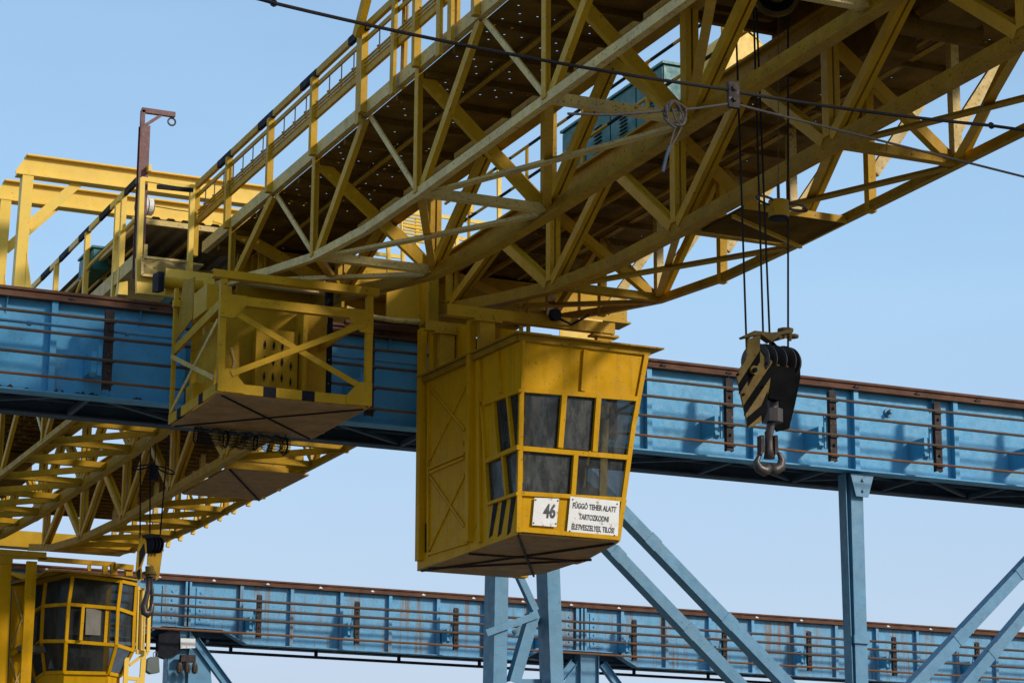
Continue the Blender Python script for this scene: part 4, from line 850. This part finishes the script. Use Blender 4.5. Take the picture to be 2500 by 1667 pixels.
b.tube([P(u, v, 'Y', yy-.02) for u, v in ((1655, 255), (1672, 290), (1655, 330), (1636, 362))], .0075, 6); b.tube([P(u, v, 'Y', yy-.02) for u, v in ((1640, 262), (1652, 300), (1640, 340), (1634, 362))], .0075, 6)
b.tube([P(u, v, 'Y', yy-.02) for u, v in ((1634, 358), (1626, 385), (1618, 420))], .013, 6, mi=1); b.build('coil', [CABL, DBLU], r)

# ================================================================== CRANE 2
K2 = thing('overhead_crane', (13.8, 54, 11.9), 'second yellow lattice crane at lower left with a many-windowed cab', 'crane')
nod2 = [63.8, 59.8, 55.8, 51.8, 47.8, 43.8]
ZC2 = [(40, 11.44), (56, 11.40), (60, 11.52), (63, 11.75), (66, 12.2)]
bridge(K2, (10.95, 12.8, 14.8, 16.65), ZC2, 13.1, nod2, 65.5, 40.6, light=True, bn=[65.8-2*k for k in range(13)])
b = MB(); b.box((9.9, 67.0, 12.35), (17.8, 67.5, 12.8)); b.build('end_carriage', YEL, K2)
for X, y0_ in ((10.85, 41), (17.1, 41)):
    b = MB()
    for zz in (14.2, 13.7): b.tube([(X, y0_, zz), (X, 66, zz)], .025, 6)
    for k in range(12): b.tube([(X, y0_+k*2.1, 13.1), (X, y0_+k*2.1, 14.2)], .03, 6)
    b.build('handrail', YPAL, K2)
# lower gallery box on the right side
b = MB(); b.box((14.95, 48.3, 11.30), (16.75, 51.6, 11.33), 1); b.box((15.0, 51.6, 11.3), (16.75, 51.63, 11.6), 0); b.box((14.85, 48.24, 11.3), (16.6, 48.28, 11.72), 0); b.box((14.85, 48.20, 11.3), (16.6, 48.235, 11.40), 0); b.bar((15, 48.3, 11.28), (16.7, 51.5, 11.28), .03, .03, side=(0, 0, 1), mi=2); b.build('lower_gallery', [YEL, BRN, BLK], K2)
for n in range(9):
    b = MB(); b.bar((16.65, 50+n*1.07, 11.25), (16.95, 50+n*1.07, 13.0), .09, .09, side=(0, 1, 0)); b.build('deck_bracket', YPAL, K2)
b = MB(); b.box((12.0, 57.0, 12.4), (12.8, 60.0, 13.0)); b.build('machine_housing', DECK, K2); b = MB(); b.box((13.3, 50, 13.45), (14.4, 54, 13.9)); b.build('machine_housing', DECK, K2)
# cab 2
yC = 61.0
z7 = lambda x, y: (x/4.271, 1300+y/4.271)
G = lambda x, y, dy=0.: P(*z7(x, y), 'Y', yC+dy)
fr2 = {}
rows = [('a', 440, 455, 505, 540), ]
LX = (480, 760, 1262, 1420)                      # facet posts at roof line (x in survey units)
# facet offsets: left and right facets turn away
off = (1.15, .28, 0, .45)
LXm = (448, 715, 1228, 1400); LXb = (430, 690, 1212, 1385); LXf = (470, 670, 1130, 1255)
yr = (470, 445, 505, 540); ym = (765, 745, 790, 850); yb2 = (1130, 1130, 1170, 1225); yf = (1460, 1455, 1465, 1490)
grid = []
for xs_, ys_, dd in ((LX, yr, 0), (LXm, ym, 0), (LXb, yb2, 0), (LXf, yf, .3)):
    grid.append([G(x, y, o_+dd) for x, y, o_ in zip(xs_, ys_, off)])
L0 = [G(350, 540, 2.2), G(330, 850, 2.2), G(305, 1235, 2.2), G(375, 1530, 2.3)]
for i in range(4): grid[i] = [L0[i]] + grid[i]
C2 = MB()
skirt = [V((p.x, p.y+.02, p.z-.02)) for p in grid[3]]; bot = [V((p.x, p.y+.02, 8.05)) for p in grid[3]]
for a in range(4):
    C2.add([skirt[a], skirt[a+1], bot[a+1], bot[a]], [(0, 1, 2, 3)])
C2.box((13.4, yC+2.6, 8.0), (16.6, yC+2.63, 11.1)); C2.prism([grid[0][0], grid[0][1], grid[0][2], grid[0][3], grid[0][4], V((16.6, yC+2.6, 10.95)), V((13.7, yC+2.6, 11.1))], (0, 0, .03))
C2.prism(bot + [V((16.3, yC+2.6, 8.05)), V((13.8, yC+2.6, 8.05))], (0, 0, -.03))
CB2 = C2.build('operator_cab', [YCAB], K2)
for i in range(3):
    for a in range(4):
        q = MB(); A, B_, D, E_ = grid[i][a], grid[i][a+1], grid[i+1][a+1], grid[i+1][a]
        q.prism([A+V((0, .03, 0)), B_+V((0, .03, 0)), D+V((0, .03, 0)), E_+V((0, .03, 0))], (0, .01, 0)); q.build('window_pane', GLS, CB2)
for i in range(4):
    for a in range(4):
        q = MB(); q.bar(grid[i][a], grid[i][a+1], .07, .085, side=(0, 1, 0)); q.build('window_frame', YCAB, CB2)
for a in range(5):
    for i in range(3):
        q = MB(); q.bar(grid[i][a], grid[i+1][a], .08, .085, side=(1, 0, 0)); q.build('window_frame', YCAB, CB2)
for (x0_, y0_, x1_, y1_) in ((868, 770, 842, 1120), (1118, 790, 1095, 1145)):
    q = MB(); q.bar(G(x0_, y0_, .1), G(x1_, y1_, .1), .05, .08, side=(0, 1, 0)); q.build('window_frame', YCAB, CB2)
for (x0_, y0_, x1_, y1_) in ((358, 840, 335, 1200), (425, 800, 400, 1170)):
    q = MB(); q.bar(G(x0_, y0_, 1.75), G(x1_, y1_, 1.75), .05, .06, side=(0, 1, 0)); q.build('window_frame', YCAB, CB2)
q = MB(); q.prism([G(900, 785, .12), G(1088, 800, .12), G(1070, 1070, .12), G(890, 1060, .12)], (0, .01, 0)); q.build('paper_sheet', GRAY, CB2)
q = MB(); q.prism([G(60, 560, 1.8), G(280, 540, 1.8), G(490, 410, .8), G(560, 400, .1), G(760, 415, -.1), G(1262, 470, -.15), G(1440, 500, .3), G(1500, 490, .8)], (0, .0, .04)); q.prism([G(60, 560, 1.8), G(280, 540, 1.8), G(480, 410, .8), G(540, 400, 1), G(540, 380, 2)], (0, 0, .03)); 
q.build('roof', YCM, CB2)
q = MB(); q.box((13.9, yC+1.6, 8.9), (14.6, yC+1.7, 9.9)); q.box((13.9, yC+1.1, 8.9), (14.6, yC+1.59, 9.05)); q.build('driver_seat', INT, CB2)
q = MB(); q.box((15.0, yC+1.2, 8.1), (15.5, yC+1.4, 9.4)); q.build('control_console', INT, CB2)
q = MB(); n = 14
vs = []
for i in range(n+1):
    for j in range(4): 
        p = lerp(G(785, 1290+j*48, .9), G(948, 1300+j*48, .9), i/n); vs.append(p+V((0, .04*math.sin(i*1.7+j), .015*math.sin(i*2.3))))
q.add(vs, [(i*4+j, (i+1)*4+j, (i+1)*4+j+1, i*4+j+1) for i in range(n) for j in range(3)]); q.build('draped_cloth', CLO, CB2)
q = MB(); q.prism([G(530, 1310, 1), G(650, 1310, 1), G(650, 1410, 1), G(525, 1410, 1)], (0, .2, 0)); q.build('tool_box', GREB, CB2)
q = MB(); q.box((13.6, yC+2.4, 8.1), (16.4, yC+2.5, 10.9)); q.build('inner_lining', INT, CB2)
# left tall frame of cab 2
b = MB(); A = G(60, 330, 1.4); A2 = G(20, 1568, 1.4); b.bar(A2-V((0, 0, .8)), A, .12, .28, side=(0, 1, 0)); A = G(330, 300, 1.0); A2 = G(262, 1568, 1.0); b.bar(A2-V((0, 0, .8)), A, .12, .26, side=(0, 1, 0))
b.prism([G(130, 560, 1.5), G(290, 540, 1.5), G(250, 1568, 1.5), G(90, 1568, 1.5)], (0, .03, 0)); b.prism([G(90, 1568, 1.5), G(250, 1568, 1.5), G(250, 1800, 1.5), G(90, 1800, 1.5)], (0, .03, 0))
for p, q_ in (((150, 600), (245, 940)), ((265, 800), (120, 1200)), ((105, 1300), (190, 1560)), ((240, 1400), (120, 1640))): b.bar(G(*p, 1.46), G(*q_, 1.46), .02, .035, side=(0, 1, 0), mi=1)
b.bar(G(115, 1270, 1.44), G(225, 1200, 1.44), .03, .10, side=(0, 1, 0))
b.build('ladder_tower', [YCAB, YCH], K2)
# caged ladder right of the cab 2
b = MB()
for (x, y0_, y1_, w_, dy) in ((1448, 560, 1240, .05, 1), (1478, 590, 1240, .09, .6), (1500, 600, 1240, .03, 1), (1520, 560, 1240, .03, 1), (1563, 500, 1240, .085, .3), (1425, 620, 1240, .03, .8)): b.bar(G(x, y0_, dy), G(x-22, y1_, dy), w_, w_)
for (p, q_, w_) in (((1420, 580), (1500, 590), .06), ((1420, 1240), (1545, 1250), .10), ((1500, 1250), (1475, 1600), .13), ((1350, 1380), (1510, 1260), .07), ((1310, 1510), (1500, 1530), .09), ((1340, 1600), (1490, 1530), .06), ((1320, 1300), (1305, 1600), .12)): b.bar(G(*p, .5), G(*q_, .5), .06+p[0]*.00001, w_, side=(0, 1, 0))
b.build('access_ladder', YPAL, K2)
b = MB()
for (p, q_, w_, dy) in (((-20, 200), (480, 235), .14, 0), ((100, 250), (480, 260), .10, 1), ((400, 270), (1200, 330), .12, 1), ((1200, 345), (1390, 365), .14, .2), ((-20, 260), (130, 270), .3, .5)): b.bar(G(*p, dy), G(*q_, dy), .1, w_, side=(0, 1, 0))
for (x, y0_, y1_, w_) in ((1095, 350, 435, .13), (1185, 330, 440, .16), (1340, 350, 450, .18), (930, 340, 400, .08)): b.bar(G(x, y0_, .3), G(x, y1_, .3), w_, w_)
b.build('hanger_beam', YEL, K2)
# hook block 2
H2 = thing('hook_block', tuple(P(360, 1480, 'X', 13.8)), 'far hook block with yellow housing and large single hook hanging by the second crane cab', 'hook block')
y2 = 50.0
Z = lambda u, v, dy=0.: P(u, v, 'Y', y2+dy)
q = MB(); q.prism([Z(345, 1306), Z(357, 1318), Z(358, 1345), Z(346, 1385), Z(349, 1408), Z(337, 1416), Z(331, 1398), Z(336, 1340)], (0, .03, 0)); q.prism([Z(341, 1345, -.01), Z(352, 1325, -.01), Z(355, 1350, -.01), Z(340, 1385, -.01)], (0, -.01, 0), 1); q.prism([Z(333, 1395, -.01), Z(343, 1385, -.01), Z(343, 1412, -.01), Z(337, 1414, -.01)], (0, -.01, 0), 1); q.build('cheek_plate', [YEL, BLK], H2)
q = MB(); q.prism([Z(362, 1339, .1), Z(395, 1342, .1), Z(393, 1370, .1), Z(384, 1405, .1), Z(372, 1380, .1), Z(360, 1378, .1)], (0, .05, 0)); q.tube([Z(362, 1338, .05), Z(399, 1342, .05)], .03, 8); q.prism([Z(397, 1344, .25), Z(388, 1412, .25), Z(380, 1416, .25), Z(384, 1360, .25)], (0, .03, 0)); q.build('spacer_plate', YEL, H2)
for k, u in enumerate((362, 370, 378, 386)):
    q = MB(); q.disc(Z(u, 1330, .05), (.86, .42, 0), .18, .02, 28); q.build('sheave', BLK, H2)
q = MB(); q.prism([Z(345, 1306), Z(372, 1302), Z(390, 1305), Z(391, 1312), Z(350, 1314)], (0, .2, 0)); q.build('top_bracket', BRK, H2); q = MB(); q.tube([Z(365, 1382), Z(365, 1408)], .09, 16, mi=1); q.tube([Z(364, 1395), Z(364, 1402)], .13, 12, mi=1); q.build('swivel_nut', [BRK, GRY], H2)
q = MB(); q.tube([Z(362, 1405), Z(362, 1440), Z(356, 1462), Z(350, 1480), Z(353, 1495), Z(360, 1499), Z(368, 1492), Z(371, 1476), Z(368, 1462)], [.05, .055, .06, .075, .08, .08, .07, .055, .03], 12); q.tube([Z(369, 1408), Z(371, 1440), Z(369, 1465)], [.03, .035, .03], 8); q.build('hook', STL, H2, smooth=True)
for i, (u0, v0, u1, v1) in enumerate(((343, 1080, 342, 1306), (367, 1080, 366, 1304), (410, 1075, 391, 1306))):
    a = Z(u0, v0); c = Z(u1, v1); d = (a-c).normalized(); a = a+d*((13.4-a.z)/d.z); q = MB(); q.tube([a, c], .016, 6)
    tag(q.build('hoist_rope', ROPE), ('leftmost', 'middle', 'rightmost slanting')[i] + ' hoist rope above the far hook block', 'rope', 'three hoist ropes of the far hook block')
r = thing('limit_weight', tuple(Z(377, 1155)), 'dark limit-switch weight with wire rings above the far hook block', 'weight')
q = MB(); c = Z(377, 1155); q.tube([c+V((0, 0, .17)), c-V((0, 0, .14))], .08, 16); q.tube([c+V((0, 0, .15)), (c.x, c.y, 13.4)], .012, 6); q.build('weight_body', BLK, r)
for (ua, va, ub, vb) in ((322, 1143, 370, 1137), (385, 1140, 426, 1156)):
    A = Z(ua, va); B_ = Z(ub, vb); q = MB(); q.tube([lerp(A, B_, .5+.5*math.cos(t*.5236)) + V((0, .08*math.sin(t*.5236), -.03*math.sin(t*.5236))) for t in range(12)], .016, 6, closed=True); q.build('guide_ring', BLK, r)
